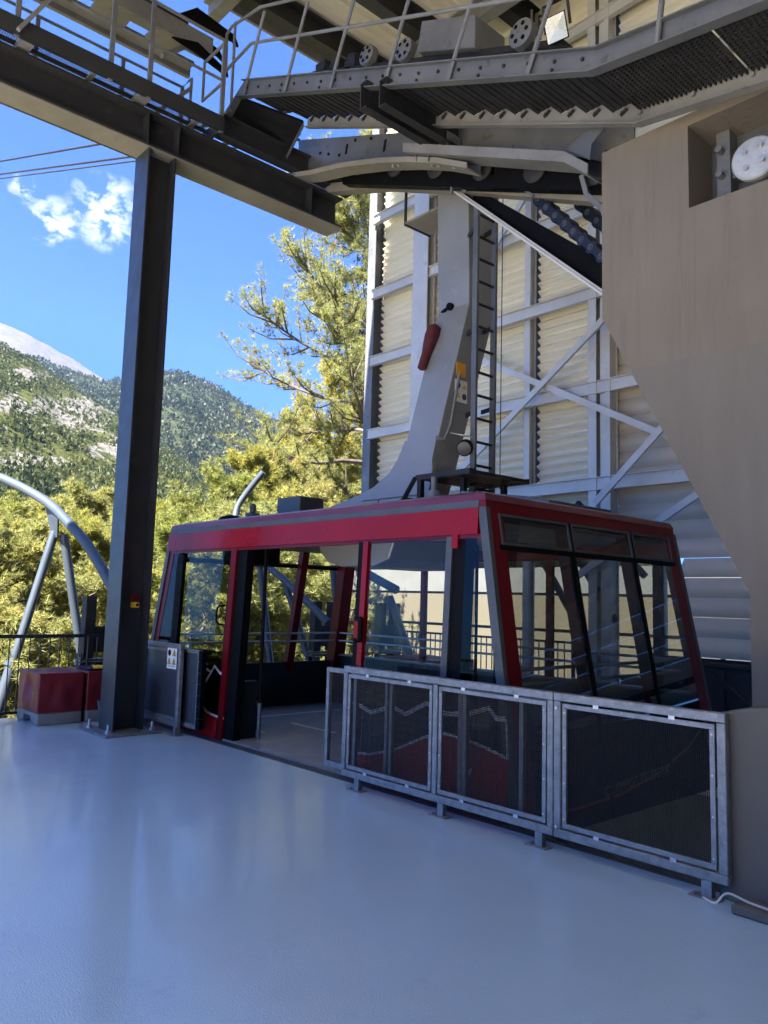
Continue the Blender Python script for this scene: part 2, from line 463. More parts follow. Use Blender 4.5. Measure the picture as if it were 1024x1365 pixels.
lo.rotation_euler = SUN_DIR.to_track_quat('Z', 'Y').to_euler()
vs = scene.view_settings; vs.view_transform = 'Standard'; vs.look = 'None'; vs.gamma = 1; vs.use_curve_mapping = False
vs.exposure = 3.0
scene.cycles.max_bounces = 10; scene.cycles.transparent_max_bounces = 24; scene.cycles.diffuse_bounces = 5
scene.cycles.caustics_reflective = False; scene.cycles.caustics_refractive = False

# ================================================================== SETTING
struct(MB().box(-10.95,-.7,-.35, 7,4.74,0).build('platform_floor', M['floor']))
struct(MB().box(-10.95,8.5,-.35, 7,14,-.004).build('far_platform_floor', M['floor']))
struct(MB().box(-11.2,-40,-.5, 40,-.72,-.012).build('bounce_yard', M['bounce_ground']))  # unseen pale ground, added to bounce warm sunlight into the station
t = MB()
for y in (4.755, 4.80, 4.845): t.box(-10.9,y-.016,-.03, -2.2,y+.016,.004)
t.box(-10.9,4.735,-.2,-2.2,4.87,-.012)
tag(t.build('door_track', M['frame']), 'grooved dark threshold rails running along the platform edge below the gates', 'door track')
struct(MB().box(-10.9,4.74,-1.9,5.19,8.5,-1.75).build('pit_floor', M['greycrate']))
tag(MB().box(-10.9,8.505,-1.74,5.19,8.7,-.36).build('pit_wall', M['greycrate']), 'dark grey masonry wall of the pit under the cable car', 'wall')
pp = MB().tube([(-3.2,8.3,.1),(5,8.3,.1)], .03, 8); pp.box(-2.9,7.2,-1.74,-1.2,8.2,-.5); tag(pp.build('pit_buffer', M['greycrate']), 'grey block and pipe in the pit behind the last mesh gate', 'buffer')

def ground_z(x, y):
    r = math.hypot(x, y)
    base = -3.6 - .35*noise.noise(V3((x*.03, y*.03, 0)))
    if x < -40: base -= (-40-x)*.05
    return base
g = MB(); n1, n2 = 90, 60
rad = [0] + [4*1.065**i for i in range(n2)]
for i, r in enumerate(rad):
    for k in range(n1):
        a = 2*math.pi*k/n1; x, y = r*math.cos(a), r*math.sin(a)
        g.v.append((x, y, ground_z(x, y) - (0 if r < 12 else .0)))
for i in range(len(rad)-1):
    for k in range(n1): g.f.append((i*n1+k, i*n1+(k+1) % n1, (i+1)*n1+(k+1) % n1, (i+1)*n1+k))
struct(g.build('ground', M['ground'], smooth=True))

# hills: each a sloping terrain of real size; ridge line given by heading and elevation
def hill(name, ridge, r_base, r_top, z_base, mat_, rough, seed, a0, a1, na=170, nr=70, rockfn=None, back=1.25):
    """ridge: [(heading, slope)] sorted by heading"""
    ridge = sorted(ridge)
    def rs(a):
        if a <= ridge[0][0]: return ridge[0][1]
        for (p, q), (p2, q2) in zip(ridge, ridge[1:]):
            if a <= p2: return q + (q2-q)*(a-p)/(p2-p)
        return ridge[-1][1]
    o = MB(); rock = []
    for j in range(nr+1):
        u = j/nr
        for i in range(na+1):
            a = a0 + (a1-a0)*i/na
            if u <= .86:
                s = u/.86; r = r_base + (r_top-r_base)*s; top = rs(a)*r_top + 1.65
                z = z_base + (top - z_base)*(s**.92)
            else:
                s = (u-.86)/.14; r = r_top*(1 + (back-1)*s); top = rs(a)*r_top + 1.65
                z = top - (top - z_base)*.75*s*s; s = 1
            x, y = r*math.cos(a), r*math.sin(a)
            sc_ = r_top
            q = V3((x/sc_*5 + seed, y/sc_*5, seed))
            nz = noise.fractal(q, .9, 2.1, 6) 
            nz2 = noise.fractal(q*5, .8, 2.1, 4)
            k = min(1, 4*s*(1.12-s)) if u <= .86 else .3
            z += rough*(nz*k + .16*nz2)
            o.v.append((x, y, z))
            rock.append(rockfn(a, s, z, nz, nz2) if rockfn else 0)
    for j in range(nr):
        for i in range(na): o.f.append((j*(na+1)+i, j*(na+1)+i+1, (j+1)*(na+1)+i+1, (j+1)*(na+1)+i))
    ob = o.build(name, mat_, smooth=True)
    at = ob.data.attributes.new('rock', 'FLOAT', 'POINT')
    for i, v in enumerate(rock): at.data[i].value = v
    return struct(ob), o
def az(pts): return [azim(*p) for p in pts]
aL = azim(-500, 700)[0]; aR = azim(900, 700)[0]
crag = []
for px, py, sx, sy in ((25,540,60,14),(95,548,70,22),(150,600,32,20),(60,615,75,9),(20,615,30,13),(110,560,45,22),(40,500,26,8)):
    crag.append((px, py, sx, sy))
def crag_at(a, s, z, nz, nz2, r_base=170, r_top=820):
    r = r_base + (r_top-r_base)*s; sl = (z-1.65)/r
    best = 0
    for px, py, sx, sy in crag:
        ca, cs = azim(px, py)
        d = ((a-ca)/(sx/FPX*1.0))**2 + ((sl-cs)/(sy/FPX*1.1))**2
        best = max(best, 1 - d**.5*.6)
    return max(0, best)*.53 + .05*nz2
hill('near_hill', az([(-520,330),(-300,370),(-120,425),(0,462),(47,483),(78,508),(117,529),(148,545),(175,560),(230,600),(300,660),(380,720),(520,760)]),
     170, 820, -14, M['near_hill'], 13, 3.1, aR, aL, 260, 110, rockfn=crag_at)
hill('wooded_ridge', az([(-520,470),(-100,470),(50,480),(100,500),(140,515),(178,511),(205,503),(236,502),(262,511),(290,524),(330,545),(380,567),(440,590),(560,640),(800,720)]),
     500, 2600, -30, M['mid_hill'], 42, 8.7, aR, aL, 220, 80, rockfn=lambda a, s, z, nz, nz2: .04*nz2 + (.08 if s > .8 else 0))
hill('bare_peak', az([(-520,330),(-300,370),(-100,405),(-30,422),(0,430),(40,447),(80,470),(120,492),(160,513),(200,540),(240,640),(300,800)]),
     2500, 6000, 100, M['peak'], 70, 5.5, aR, aL, 160, 60)

# haze: even air round everything, sky outside
hz = MB().box(-7500,-2500,-700, 2500,7500,2600).build('haze', M['dark'])
struct(hz, 'stuff'); hz.display_type = 'WIRE'
hm = bpy.data.materials.new('air'); hm.use_nodes = True; ht = hm.node_tree
for n in list(ht.nodes): ht.nodes.remove(n)
ho = N(ht, 'ShaderNodeOutputMaterial'); hv = N(ht, 'ShaderNodeVolumePrincipled')
hv.inputs['Color'].default_value = (.34,.58,1,1); hv.inputs['Density'].default_value = .00004; hv.inputs['Anisotropy'].default_value = .2
ht.links.new(hv.outputs[0], ho.inputs['Volume'])
hz.data.materials.clear(); hz.data.materials.append(hm)

# ================================================================== STATION BUILDING
rx = -11.9; rz = 12.6
roof = thing('station_roof', (-3,0,rz), 'cream metal station roof with dark beams underneath, above the catwalk', 'roof')
d = MB(); x = rx
prof = [(0,0),(.16,0),(.2,.07),(.30,.07),(.34,0)]
while x < 8:
    for (p, q), (p2, q2) in zip(prof, prof[1:]):
        b = len(d.v)
        d.v += [(x+p,-10.3,rz+q),(x+p2,-10.3,rz+q2),(x+p2,12.4,rz+q2),(x+p,12.4,rz+q)]; d.f.append((b,b+1,b+2,b+3))
    x += .34
d.build('roof_deck', M['cream'], roof, fixn=False)
MB().box(rx-.1,-10.35,rz+.1,8.2,12.45,rz+.35).build('roof_cover', M['steel'], roof)
MB().box(rx-.16,-10.35,rz-.28,rx-.10,12.45,rz+.4).build('edge_fascia', M['lightsteel'], roof)
for i in range(9):
    xx = rx + .5 + i*1.5
    MB().ibeam((xx,-10.3,rz-.27),(xx,11.0,rz-.27), .26,.5,.03,.02).build('roof_beam', M['beam'] if i else M['beam'], roof)
for yy in (6.2, 9.6):
    MB().ibeam((rx,yy,rz-.72),(7.5,yy,rz-.72), .22,.4,.025,.018).build('cross_beam', M['lightsteel'], roof)

Y = 11.0
wall = thing('cladding_wall', (-8,Y,3.5), 'tall wall of cream corrugated sheets on a pale aluminium frame with crossed braces', 'wall')
def corr(x0, x1, z0, z1, y=Y+.06, pitch=.15, amp=.046):
    o = MB(); nz_ = int((z1-z0)/pitch*8); 
    for i in range(nz_+1):
        z = z0 + (z1-z0)*i/nz_; dy = amp*math.sin(2*math.pi*(z-z0)/pitch)
        o.v += [(x0,y+dy,z),(x1,y+dy,z)]
    for i in range(nz_): o.f.append((2*i,2*i+1,2*i+3,2*i+2))
    return o
bays = [(-12.50,-11.02),(-10.98,-8.52),(-8.30,-7.02),(-6.66,-4.6),(-4.5,-1),(-1,3),(3,7)]
for i, (a, b) in enumerate(bays):
    z0 = (3.5, 3.5, 3.0)[i] if i < 3 else 6.9
    corr(a, b, z0, rz-.05).build('corrugated_sheet', M['cream'], wall, smooth=True, fixn=False)
for a, b in ((-12.56,-12.40),(-11.08,-10.92),(-8.60,-8.22),(-7.1,-6.7)):
    MB().box(a,Y+.125,3.5,b,Y+.14,rz).build('shade_strip', M['plate'], wall)  # added strips that put the shade of the sheet gaps into colour
def post(x0, x1, z0, z1, y0, y1, m_='alu'):
    o = MB(); o.ibeam(((x0+x1)/2,(y0+y1)/2,z0),((x0+x1)/2,(y0+y1)/2,z1), x1-x0, y1-y0, .02, .02, up=(0,1,0)); return o.build('post', M[m_], wall)
post(-12.76,-12.52, 3.2, rz, Y-.18, Y+.12, 'steel')
post(-11.22,-10.80, 3.4, rz, Y-.28, Y-.06)
post(-8.47,-8.35, -.3, rz, Y-.14, Y+.04)
post(-7.10,-6.95, -.3, rz, Y-.24, Y)
post(-6.90,-6.80, -.3, rz, Y-.20, Y)
post(-6.78,-6.70, -.3, rz, Y-.24, Y)
post(-4.58,-4.48, -.3, rz, Y-.2, Y)
for z in (3.56, 5.12, 6.71, 8.2, 9.9, 11.5):
    o = MB(); zz = z
    o.ibeam((-12.55,Y-.22,zz),(-1.0,Y-.22,zz), .10, .21, .014, .012); o.build('girt', M['alu'], wall)
def brace(a, b, y, w=.105): return MB().bar((a[0],y,a[1]),(b[0],y,b[1]), .05, w).build('brace', M['alu'], wall)
brace((-9.75,6.28),(-4.9,3.72), Y-.36); brace((-10.2,3.65),(-4.6,7.6), Y-.44)
brace((-9.9,7.2),(-6.9,10.2), Y-.36); brace((-4.6,3.6),(-7.4,2.0), Y-.36)
brace((-6.8,3.2),(-4.5,5.3), Y-.52)
o = MB()
for a, b in (((-8.3,2.7),(-7.1,.9)),((-8.0,3.3),(-6.7,1.4)),((-7.4,3.3),(-6.2,2.1))): o.bar((a[0],Y-.1,a[1]),(b[0],Y-.1,b[1]), .08, .09)
o.build('lower_brace', M['dark'], wall)

lv = thing('louver_wall', (-4,Y,1), 'bank of wide grey horizontal louver slats with bright gaps, beside the concrete pier', 'louver')
z = .95; k = 0
while z < 6.8:
    x0 = -6.76 if z > 2.3 else -5.7
    o = MB(); seg = 6
    for i in range(seg+1):
        u = i/seg; zz = z + ((.281 if z < 2.3 else .30) + (.006*noise.noise(V3((0,0,z*3))) if z < 2.3 else 0))*u; yy = Y + .13 - .085*math.sin(math.pi*(.12+.88*u))
        o.v += [(x0,yy,zz),(5.1,yy,zz),(x0,yy+.012,zz),(5.1,yy+.012,zz)]
    for i in range(seg):
        b = 4*i; o.f += [(b,b+1,b+5,b+4),(b+2,b+6,b+7,b+3),(b,b+4,b+6,b+2),(b+1,b+3,b+7,b+5)]
    o.f += [(0,2,3,1),(4*seg,4*seg+1,4*seg+3,4*seg+2)]
    o.build('louver_slat', M['louver'], lv, smooth=True)
    z += .285
MB().box(-6.1,Y+.2,-.003,5.1,Y+.24,.93).build('base_panel', M['dark'], lv)
for x in (-6.16,-4.7):
    MB().box(x,Y+.29,.2,x+.07,Y+.36,6.8).build('slat_support', M['alu'], lv)

MB_r = MB().box(5.2,-9.5,-.3,5.5,14,rz)
tag(MB_r.build('shading_wall', M['dark']), 'unseen dark wall at the right end of the station, cutting light from that side', 'wall')  # out of view; kept dark and long to hold back light

# concrete pier with recess
pier = thing('concrete_pier', (-2,6.5,0), 'beige board-marked concrete pier with a slanted edge and a recess holding a round plate', 'pier')
y0, dy = 6.3, .55
def xz(pts, y=y0): return [(a, y, b) for a, b in pts]
o = MB()
o.prism(xz([(-4.0,5.98),(-4.0,4.33),(-3.712,3.77),(.6,3.77),(.6,5.11),(-3.135,5.11),(-3.135,5.98)]), (0,dy,0))
o.prism(xz([(-3.135,5.98),(-3.135,5.87),(.6,5.87),(.6,5.98)]), (0,dy,0))
o.build('upper_lift', M['concrete'], pier)
MB().prism(xz([(-3.712,3.77),(-2.69,1.78),(-2.69,-1.7),(.6,-1.7),(.6,3.77)]), (0,dy,0)).build('lower_lift', surf('grey_concrete', (.148,.128,.103), (.178,.157,.13), .8, (.75,.9), 0, .25, 9, stretch=(4,4,.6), c3=(.15,.13,.105)), pier)
MB().box(-3.6,y0+.46,4.9,.5,y0+.53,5.97).build('recess_back', M['plate'], pier)
o = MB()
o.box(-3.02,y0+.3,5.12,-2.9,y0+.46,5.87); o.box(-2.9,y0+.34,5.42,-.2,y0+.46,5.5); o.box(-2.3,y0+.25,5.12,-2.2,y0+.46,5.6)
for z in (5.22,5.45,5.68): o.cyl((-2.97,y0+.22,z),(-2.97,y0+.3,z), .03, 10)
o.build('anchor_bracket', M['steel'], pier)
c = V3((-2.60, y0+.12, 5.375))
dsk = MB().lathe(c, (.1,-1,0), [(-.24,.09),(0,.09),(0,.165),(.012,.185),(.055,.185),(.07,.172)], 40).build('anchor_disc', M['discwhite'], pier, smooth=True)
o = MB()
for a, b in ((-.07,.055),(.06,.08),(-.06,-.08),(.07,-.055)): o.cyl(c+V3((a,-.06,b)), c+V3((a+.008,-.105,b)), .022, 10)
o.build('disc_bolt', M['bolt'], dsk)

up_ = MB().prism([(-2.2,4.645,0),(-2.2,4.645,1.04),(-2.0,4.645,1.09),(-1.7,4.645,1.135),(-1.2,4.645,1.17),(.5,4.645,1.2),(.5,4.645,0)], (0,.5,0))
tag(up_.build('parapet_block', M['concrete2'], bevel=.015), 'low grey painted masonry block standing beside the right end of the gates', 'parapet')
tag(MB().cbox(-2.05,4.46,.001,.5,4.615,.055,.012).build('plinth_kerb', M['concrete2']), 'low masonry kerb at the foot of the grey block', 'kerb')
cb = spline([(-2.22,4.5,.03),(-2.13,4.46,.035),(-2.08,4.50,.09),(-1.95,4.52,.066),(-1.7,4.5,.066),(-1.2,4.53,.066),(-.5,4.5,.066)], 6)
tag(MB().tube(cb, .0065, 8).build('floor_cable', M['cable'], smooth=True), 'thin pale cable lying on the low kerb beside the last gate', 'cable')

# main beam and column
beam = thing('main_beam', (-9.225,4,7.5), 'long dark steel beam on the column, underside coloured pale for bounced light', 'beam')
MB().ibeam((-9.225,-6,7.485),(-9.225,7.12,7.485), .37,.47,.028,.018).build('beam_web', M['beam'], beam)
MB().box(-9.41,-6,7.234,-9.04,7.12,7.248).build('lit_underside', M['flange'], beam)  # thin pale sheet below the beam; light from below painted as colour
o = MB()
for y in (3.98,4.40,6.55): o.box(-9.214,y-.008,7.281,-9.05,y+.008,7.69); o.box(-9.40,y-.008,7.281,-9.236,y+.008,7.69)
o.build('stiffener', M['beam'], beam)
o = MB()
o.ibeam((-9.05,4.95,7.95),(-9.05,7.25,7.95), .16,.3,.02,.014); o.build('packing_beam', M['beam'], beam)
col = thing('steel_column', (-9.24,4.19,0), 'tall dark steel column with bolted base plate, standing on the blue-grey floor', 'column')
o = MB().ibeam((-9.24,4.19,.03),(-9.24,4.19,7.233), .38,.38,.024,.015, up=(0,1,0)); o.build('shaft', M['anthracite'], col)
MB().cbox(-9.62,3.84,.002,-8.86,4.54,.03,.004).build('base_plate', M['galv'], col)
for x in (-9.52,-8.98):
    for y in (3.92,4.46):
        o = MB().lathe((x,y,.03),(0,0,1), [(0,.034),(.03,.034),(.031,.017),(.10,.016)], 6); o.build('anchor_bolt', M['bolt'], col)
es = thing('emergency_button', (-9.06,4.24,1.5), 'small red and yellow emergency button box on the dark column', 'button')
MB().box(-9.232,4.215,1.47,-9.13,4.275,1.535).build('button_box', M['yellow'], es)
MB().lathe((-9.13,4.245,1.503),(1,0,0), [(0,.014),(.014,.014),(.014,.02),(.025,.017)], 16).build('push_button', M['maroon'], es, smooth=True)
MB().box(-9.232,4.215,1.56,-9.14,4.275,1.63).build('notice_plate', M['maroon'], es)

# walkway on the beam
wk = thing('beam_walkway', (-9.4,2,7.8), 'narrow walkway with perforated deck and handrails on top of the long beam', 'walkway')
MB().box(-10.15,-3,7.925,-8.845,4.86,7.93).build('deck_sheet', M['perf'], wk)
MB().box(-8.84,-3,7.715,-8.79,4.90,7.92).build('toe_board', M['anthracite'], wk)
MB().box(-10.2,-3,7.68,-10.155,4.90,7.86).build('toe_board', M['anthracite'], wk)
MB().box(-10.15,4.865,7.75,-8.845,4.90,7.92).build('end_board', M['anthracite'], wk)
o = MB()
for x in (-9.24,-9.95): o.box(x-.012,-3,7.88,x+.02,4.86,7.922)
o.build('deck_joist', M['beam'], wk)
for y in (-1.0,.3,1.6,2.45,3.25,3.85,4.62):
    o = MB().box(-9.9,y-.03,7.84,-8.85,y+.03,7.879)
    if y in (1.6,2.45,3.85): o.box(-9.35,y-.07,7.76,-8.92,y+.07,7.838)
    o.build('deck_bracket', M['lightsteel'], wk)
for y in (.3,1.3,2.3,3.36,3.85,4.86):
    MB().bar((-8.815,y,7.70),(-8.815,y,9.0), .035,.055,(0,1,0)).build('railing_post', M['steel'], wk)
for y in (.5,1.7,2.9,4.05,4.95):
    MB().bar((-10.18,y,7.70),(-10.18,y,9.05), .035,.05,(0,1,0)).build('railing_post', M['steel'], wk)
MB().tube([(-8.815,-3,8.43),(-8.815,4.86,8.43)], .02,10).build('middle_rail', M['steel'], wk, smooth=True)
MB().tube([(-8.815,-3,9.0),(-8.815,4.86,9.0),(-8.9,4.88,9.0),(-9.4,4.88,9.0),(-9.4,4.88,8.43),(-8.9,4.88,8.43)], .021,10).build('top_rail', M['steel'], wk, smooth=True)
MB().tube([(-10.18,-3,9.05),(-10.18,4.95,9.05),(-9.9,4.95,9.05),(-9.9,4.95,7.8)], .021,10).build('far_top_rail', M['steel'], wk, smooth=True)
MB().tube([(-10.18,-3,8.45),(-10.18,4.95,8.45)], .02,10).build('far_middle_rail', M['steel'], wk, smooth=True)
o = MB().bar((-8.76,2.3,7.75),(-8.76,2.72,8.5),.04,.06,(1,0,0)); o.bar((-10.15,4.1,7.9),(-9.9,4.95,8.9), .05,.07,(1,0,0)); o.build('stay', M['lightsteel'], wk)

# cradle seen against the sky above the walkway
cr = thing('rope_cradle', (-10.3,4,9.4), 'slotted steel rope cradle with black end arms, above the walkway against the sky', 'rope cradle')
o = MB()
def slotted(z, y0, y1, x0, x1, h=.05):
    n = 5; L = (y1-y0)/n
    for i in range(n):
        a = y0+i*L
        o.box(x0,a,z,x1,a+L*.62,z+h); o.box(x0,a+L*.62,z,x0+(x1-x0)*.34,a+L,z+h); o.box(x0+(x1-x0)*.66,a+L*.62,z,x1,a+L,z+h)
slotted(9.62, 1.2, 5.2, -10.55, -9.95)
o.box(-10.62,1.2,9.55,-10.56,5.25,9.82); o.box(-9.94,1.2,9.55,-9.88,5.25,9.82)
o.build('slotted_tray', M['lightsteel'], cr)
MB().box(-10.42,1.0,9.9,-10.1,4.9,10.06).tube([(-10.26,1,10.12),(-10.26,5.0,10.12)], .06).build('rope_shoe', M['dark'], cr)
o = MB()
o.prism([(-10.0,4.7,9.95),(-10.0,5.0,10.22),(-10.0,5.65,10.12),(-10.0,5.72,9.98),(-10.0,5.62,10.02),(-10.0,5.1,9.98)], (.05,0,0))
o.prism([(-10.45,4.7,9.95),(-10.45,5.0,10.22),(-10.45,5.65,10.12),(-10.45,5.72,9.98),(-10.45,5.62,10.02),(-10.45,5.1,9.98)], (.05,0,0))
o.prism([(-9.9,4.6,9.5),(-9.9,5.0,9.62),(-9.9,5.5,9.42),(-9.9,5.52,9.34),(-9.9,5.0,9.45)], (.04,0,0))
o.build('end_arm', M['black'], cr)
MB().bar((-9.95,4.5,9.2),(-9.95,5.1,9.75), .05,.09,(1,0,0)).build('strut', M['lightsteel'], cr)

# ------------------------------------------------------------------ catwalk
cw = thing('inclined_catwalk', (-6,5.7,7), 'stepped steel catwalk with sawtooth sides sloping above the cable car', 'catwalk')
Yn, Yf = 5.3, 6.06
P1, P2, P3 = V3((-9.12,0,8.55)), V3((-3.45,0,6.03)), V3((.5,0,5.48))
def at3(p, y): return (p.x, y, p.z)
up1 = V3((.406,0,.914)); up2 = V3((.138,0,.99))
def chan(a, b, up, y, h, name, mt):
    o = MB(); u = up
    q = [a, b, b+u*h, a+u*h]
    o.prism([at3(p, y) for p in q], (0,.012,0))
    q = [a-u*.012, b-u*.012, b, a]
    o.prism([at3(p, y-.07) for p in q], (0,.10,0))
    q = [a+u*h, b+u*h, b+u*(h+.012), a+u*(h+.012)]
    o.prism([at3(p, y-.05) for p in q], (0,.075,0))
    return o
def strip(offs, yy, dy_):
    lo_, hi_ = offs
    um = (up1+up2).normalized()
    q_ = [P1+up1*lo_[0], P2+um*lo_[1], P3+up2*lo_[2], P3+up2*hi_[2], P2+um*hi_[1], P1+up1*hi_[0]]
    o_ = MB(); o_.prism([at3(p, yy) for p in (q_[0],q_[1],q_[4],q_[5])], (0,dy_,0)).prism([at3(p, yy) for p in (q_[1],q_[2],q_[3],q_[4])], (0,dy_,0)); return o_
o = strip(((0,0,0),(.21,.19,.17)), Yn, .012); o2 = strip(((-.012,)*3,(0,0,0)), Yn-.07, .10); o3 = strip(((.21,.19,.17),(.222,.202,.182)), Yn-.05, .075)
o.add(o2.v, o2.f); o.add(o3.v, o3.f); o.build('near_stringer', M['plate'], cw)
o = MB(); q = [V3((-9.50,0,8.30)), P1, P1+up1*.21, V3((-9.58,0,8.50))]; o.prism([at3(p, Yn) for p in q], (0,.012,0))
q = [V3((-9.50,0,8.288)), P1-V3((0,0,.012)), P1, V3((-9.5,0,8.30))]; o.prism([at3(p, Yn-.07) for p in q], (0,.1,0)); o.build('end_stringer', M['plate'], cw)
o = MB(); L = (P2-P1).length; dd = (P2-P1)/L
for i in range(20):
    p = P1 + dd*(L*(i+.5)/20) + up1*.12
    o.cyl((p.x,Yn-.018,p.z),(p.x,Yn,p.z), .017, 8)
    if i % 3 == 0: p = p - up1*.07; o.cyl((p.x,Yn-.018,p.z),(p.x,Yn,p.z), .014, 8)
o.build('stringer_bolt', M['dark'], cw)
# far sawtooth stringer and treads
n = 20; o = MB(); tr = MB(); step = (P2.x-P1.x)/n; rise = (P2.z-P1.z)/n
pts = []
for i in range(n+1):
    x = P1.x + step*i; z = P1.z + rise*i
    if i < n: pts += [(x, z+.10), (x+step*.72, z+rise*.72-.005)]
body = [(P1.x,P1.z-.11)] + [(P2.x,P2.z-.11),(P2.x,P2.z+.05)]
for i in range(2, n):
    x = P1.x + step*i; z = P1.z + rise*i
    o.prism([(x,Yf,z-.11),(x+step,Yf,z+rise-.11),(x+step,Yf,z+rise+.0),(x+step*.85,Yf,z+rise*.85+.13),(x,Yf,z)], (0,.015,0))
Q1 = V3((P1.x+2*step,0,P1.z+2*rise)); o.prism([(Q1.x,Yf-.06,Q1.z-.125),(P2.x,Yf-.06,P2.z-.125),(P2.x,Yf-.06,P2.z-.112),(Q1.x,Yf-.06,Q1.z-.112)], (0,.09,0))
o.build('sawtooth_stringer', M['lightsteel'], cw)
o = MB()
for i in range(2, n):
    x = P1.x + step*(i+.5); z = P1.z + rise*(i+.5)+.01
    o.bar((x-.05,Yf-.02,z-.02),(x+.02,Yf-.02,z+.02), .012,.03,(0,0,1)); o.cyl((x-.03,Yf-.03,z),(x-.03,Yf,z), .014,8)
o.build('tread_bolt', M['dark'], cw)
for i in range(n):
    x = P1.x + step*i; z = P1.z + rise*i + .045
    tr = MB()
    for k in range(5):
        xx = x + step*(k+.1)/5
        zz = z + rise*.35
        ye = min(Yf-.01, Yn + (xx-P1.x+.02)/.46*(Yf-Yn))
        tr.box(xx, Yn+.02, zz, xx+step*.16, ye, zz+.028)
        if i > 9:
            for q in range(9):
                pass
    for q in range(6 if i > 1 else 1): tr.box(x+.01, Yn+.05+q*.12, zz+.02, x+step-.01, Yn+.065+q*.12, zz+.032)
    tr.build('tread', M['dark'], cw)
o = MB()
o.prism([at3(p, Yf) for p in (P2-up2*.11, P3-up2*.11, P3+up2*.06, P2+up2*.06)], (0,.015,0))
o.prism([at3(p, Yf-.07) for p in (P2-up2*.122, P3-up2*.122, P3-up2*.11, P2-up2*.11)], (0,.1,0))
for i in range(8):
    p = P2 + (P3-P2)*(i/8) ; o.cyl((p.x,Yf-.03,p.z),(p.x,Yf,p.z), .02, 8)
o.build('flat_stringer', M['lightsteel'], cw)
d2 = (P3-P2).normalized(); L2 = (P3-P2).length
for k in range(4):
    a = P2 + d2*(L2*k/4+.01); b = P2 + d2*(L2*(k+1)/4-.04)
    g = MB(); m_ = 22
    for i in range(m_+1):
        p = a + (b-a)*(i/m_); g.bar((p.x,Yn+.02,p.z+.03),(p.x,Yf-.01,p.z+.03), .011,.035)
    for q in range(17):
        yy = Yn+.03+q*.042; g.bar((a.x,yy,a.z+.03),(b.x,yy,b.z+.03), .011,.03)
    g.build('grating_panel', M['dark'], cw)
# dropped end landing
A0, A1, B0, B1 = V3((-9.13,Yn+.013,8.545)), V3((-9.51,Yn+.013,8.295)), V3((-8.66,Yf,8.31)), V3((-9.06,Yf,7.97))
for k in range(3):
    u, w_ = k/3+.006, (k+1)/3-.006
    q = [A0.lerp(A1,u), A0.lerp(A1,w_), B0.lerp(B1,w_), B0.lerp(B1,u)]
    MB().prism(q, (.01,0,.03)).build('landing_plank', M['black'], cw)
MB().prism([B0-V3((0,0,.07)), B1-V3((0,0,.06)), B1+V3((0,0,.02)), B0+V3((0,0,.02))], (0,.015,0)).build('landing_edge', M['plate'], cw)
# handrail
for i, x in enumerate((-8.98,-7.98,-7.02,-6.04,-5.09,-4.11)):
    z = P1.z + (x-P1.x)*rise/step
    p = V3((x,Yn-.03,z)) + up1*-.0
    q = p + up1*1.1
    MB().bar(p, q, .012,.05,(1,0,0)).tube([p+up1*.2, q], .021).build('railing_post', M['steel'], cw)
for x in (-2.86,-1.5):
    p = V3((x,Yn-.03,6.03-.139*(x-P2.x)))
    MB().tube([p, p+up2*1.1], .024).build('railing_post', M['steel'], cw)
A_ = P1+up1*.70; B_ = P2+up1*.70; C_ = P1+up1*1.17; D_ = P2+up1*1.17
MB().tube([(-9.5,Yn-.03,9.12),(-9.35,Yn-.03,9.14),(A_.x,Yn-.03,A_.z),(B_.x,Yn-.03,B_.z),(P3.x,Yn-.03,P3.z+.6)], .021).build('middle_rail', M['steel'], cw, smooth=True)
MB().tube([(-9.5,Yn-.03,9.12),(-9.52,Yn-.03,9.7),(-9.4,Yn-.03,9.75),(C_.x,Yn-.03,C_.z),(D_.x,Yn-.03,D_.z),(P3.x,Yn-.03,P3.z+1.1)], .021).build('top_rail', M['steel'], cw, smooth=True)
MB().tube([(-9.3,Yn-.03,8.4),(-9.3,Yn-.03,9.76)], .02).build('railing_post', M['steel'], cw)

# ------------------------------------------------------------------ track girder
tg = thing('track_girder', (-6.5,6.5,7), 'long curved grey plate girder with slots, carrying the cable track under the catwalk', 'girder')
top = [(-9.32,8.5),(-3.6,6.02)]
low = [(-9.24,7.80),(-8.68,7.62),(-8.0,7.45),(-7.23,7.20),(-6.66,6.98),(-6.16,6.76),(-5.68,6.50)]
poly = [(-9.32,8.5)] + low + [(-5.68,6.78),(-4.33,6.14),(-4.06,5.98),(-4.06,6.1),(-3.74,6.0),(-3.74,6.3),(-6,7.2)]
MB().prism(xz(poly, 6.45), (0,.02,0)).build('web_plate', M['plate'], tg)
o = MB()
for (a, b), (c, d_) in zip(low, low[1:]): o.prism([(a,6.22,b-.02),(c,6.22,d_-.02),(c,6.22,d_-.0),(a,6.22,b)], (0,.26,0)); o.prism([(a,6.22,b),(c,6.22,d_),(c,6.22,d_+.05),(a,6.22,b+.05)], (0,.012,0))
o.build('curved_flange', M['flange'], tg)
l2 = [(-6.67,7.18),(-4.33,6.08),(-4.06,5.84)]
o = MB()
for (a, b), (c, d_) in zip(l2, l2[1:]):
    o.prism([(a,6.15,b-.10),(c,6.15,d_-.10),(c,6.15,d_),(a,6.15,b)], (0,.012,0)); o.prism([(a,6.15,b-.114),(c,6.15,d_-.114),(c,6.15,d_-.1),(a,6.15,b-.1)], (0,.3,0))
o.build('lower_flange', M['lightsteel'], tg)
MB().prism([(-4.33,6.2,6.12),(-4.07,6.2,5.9),(-4.05,6.2,6.06),(-3.8,6.2,6.22),(-3.8,6.2,6.36)], (0,.02,0)).build('gusset', M['plate'], tg)
o = MB()
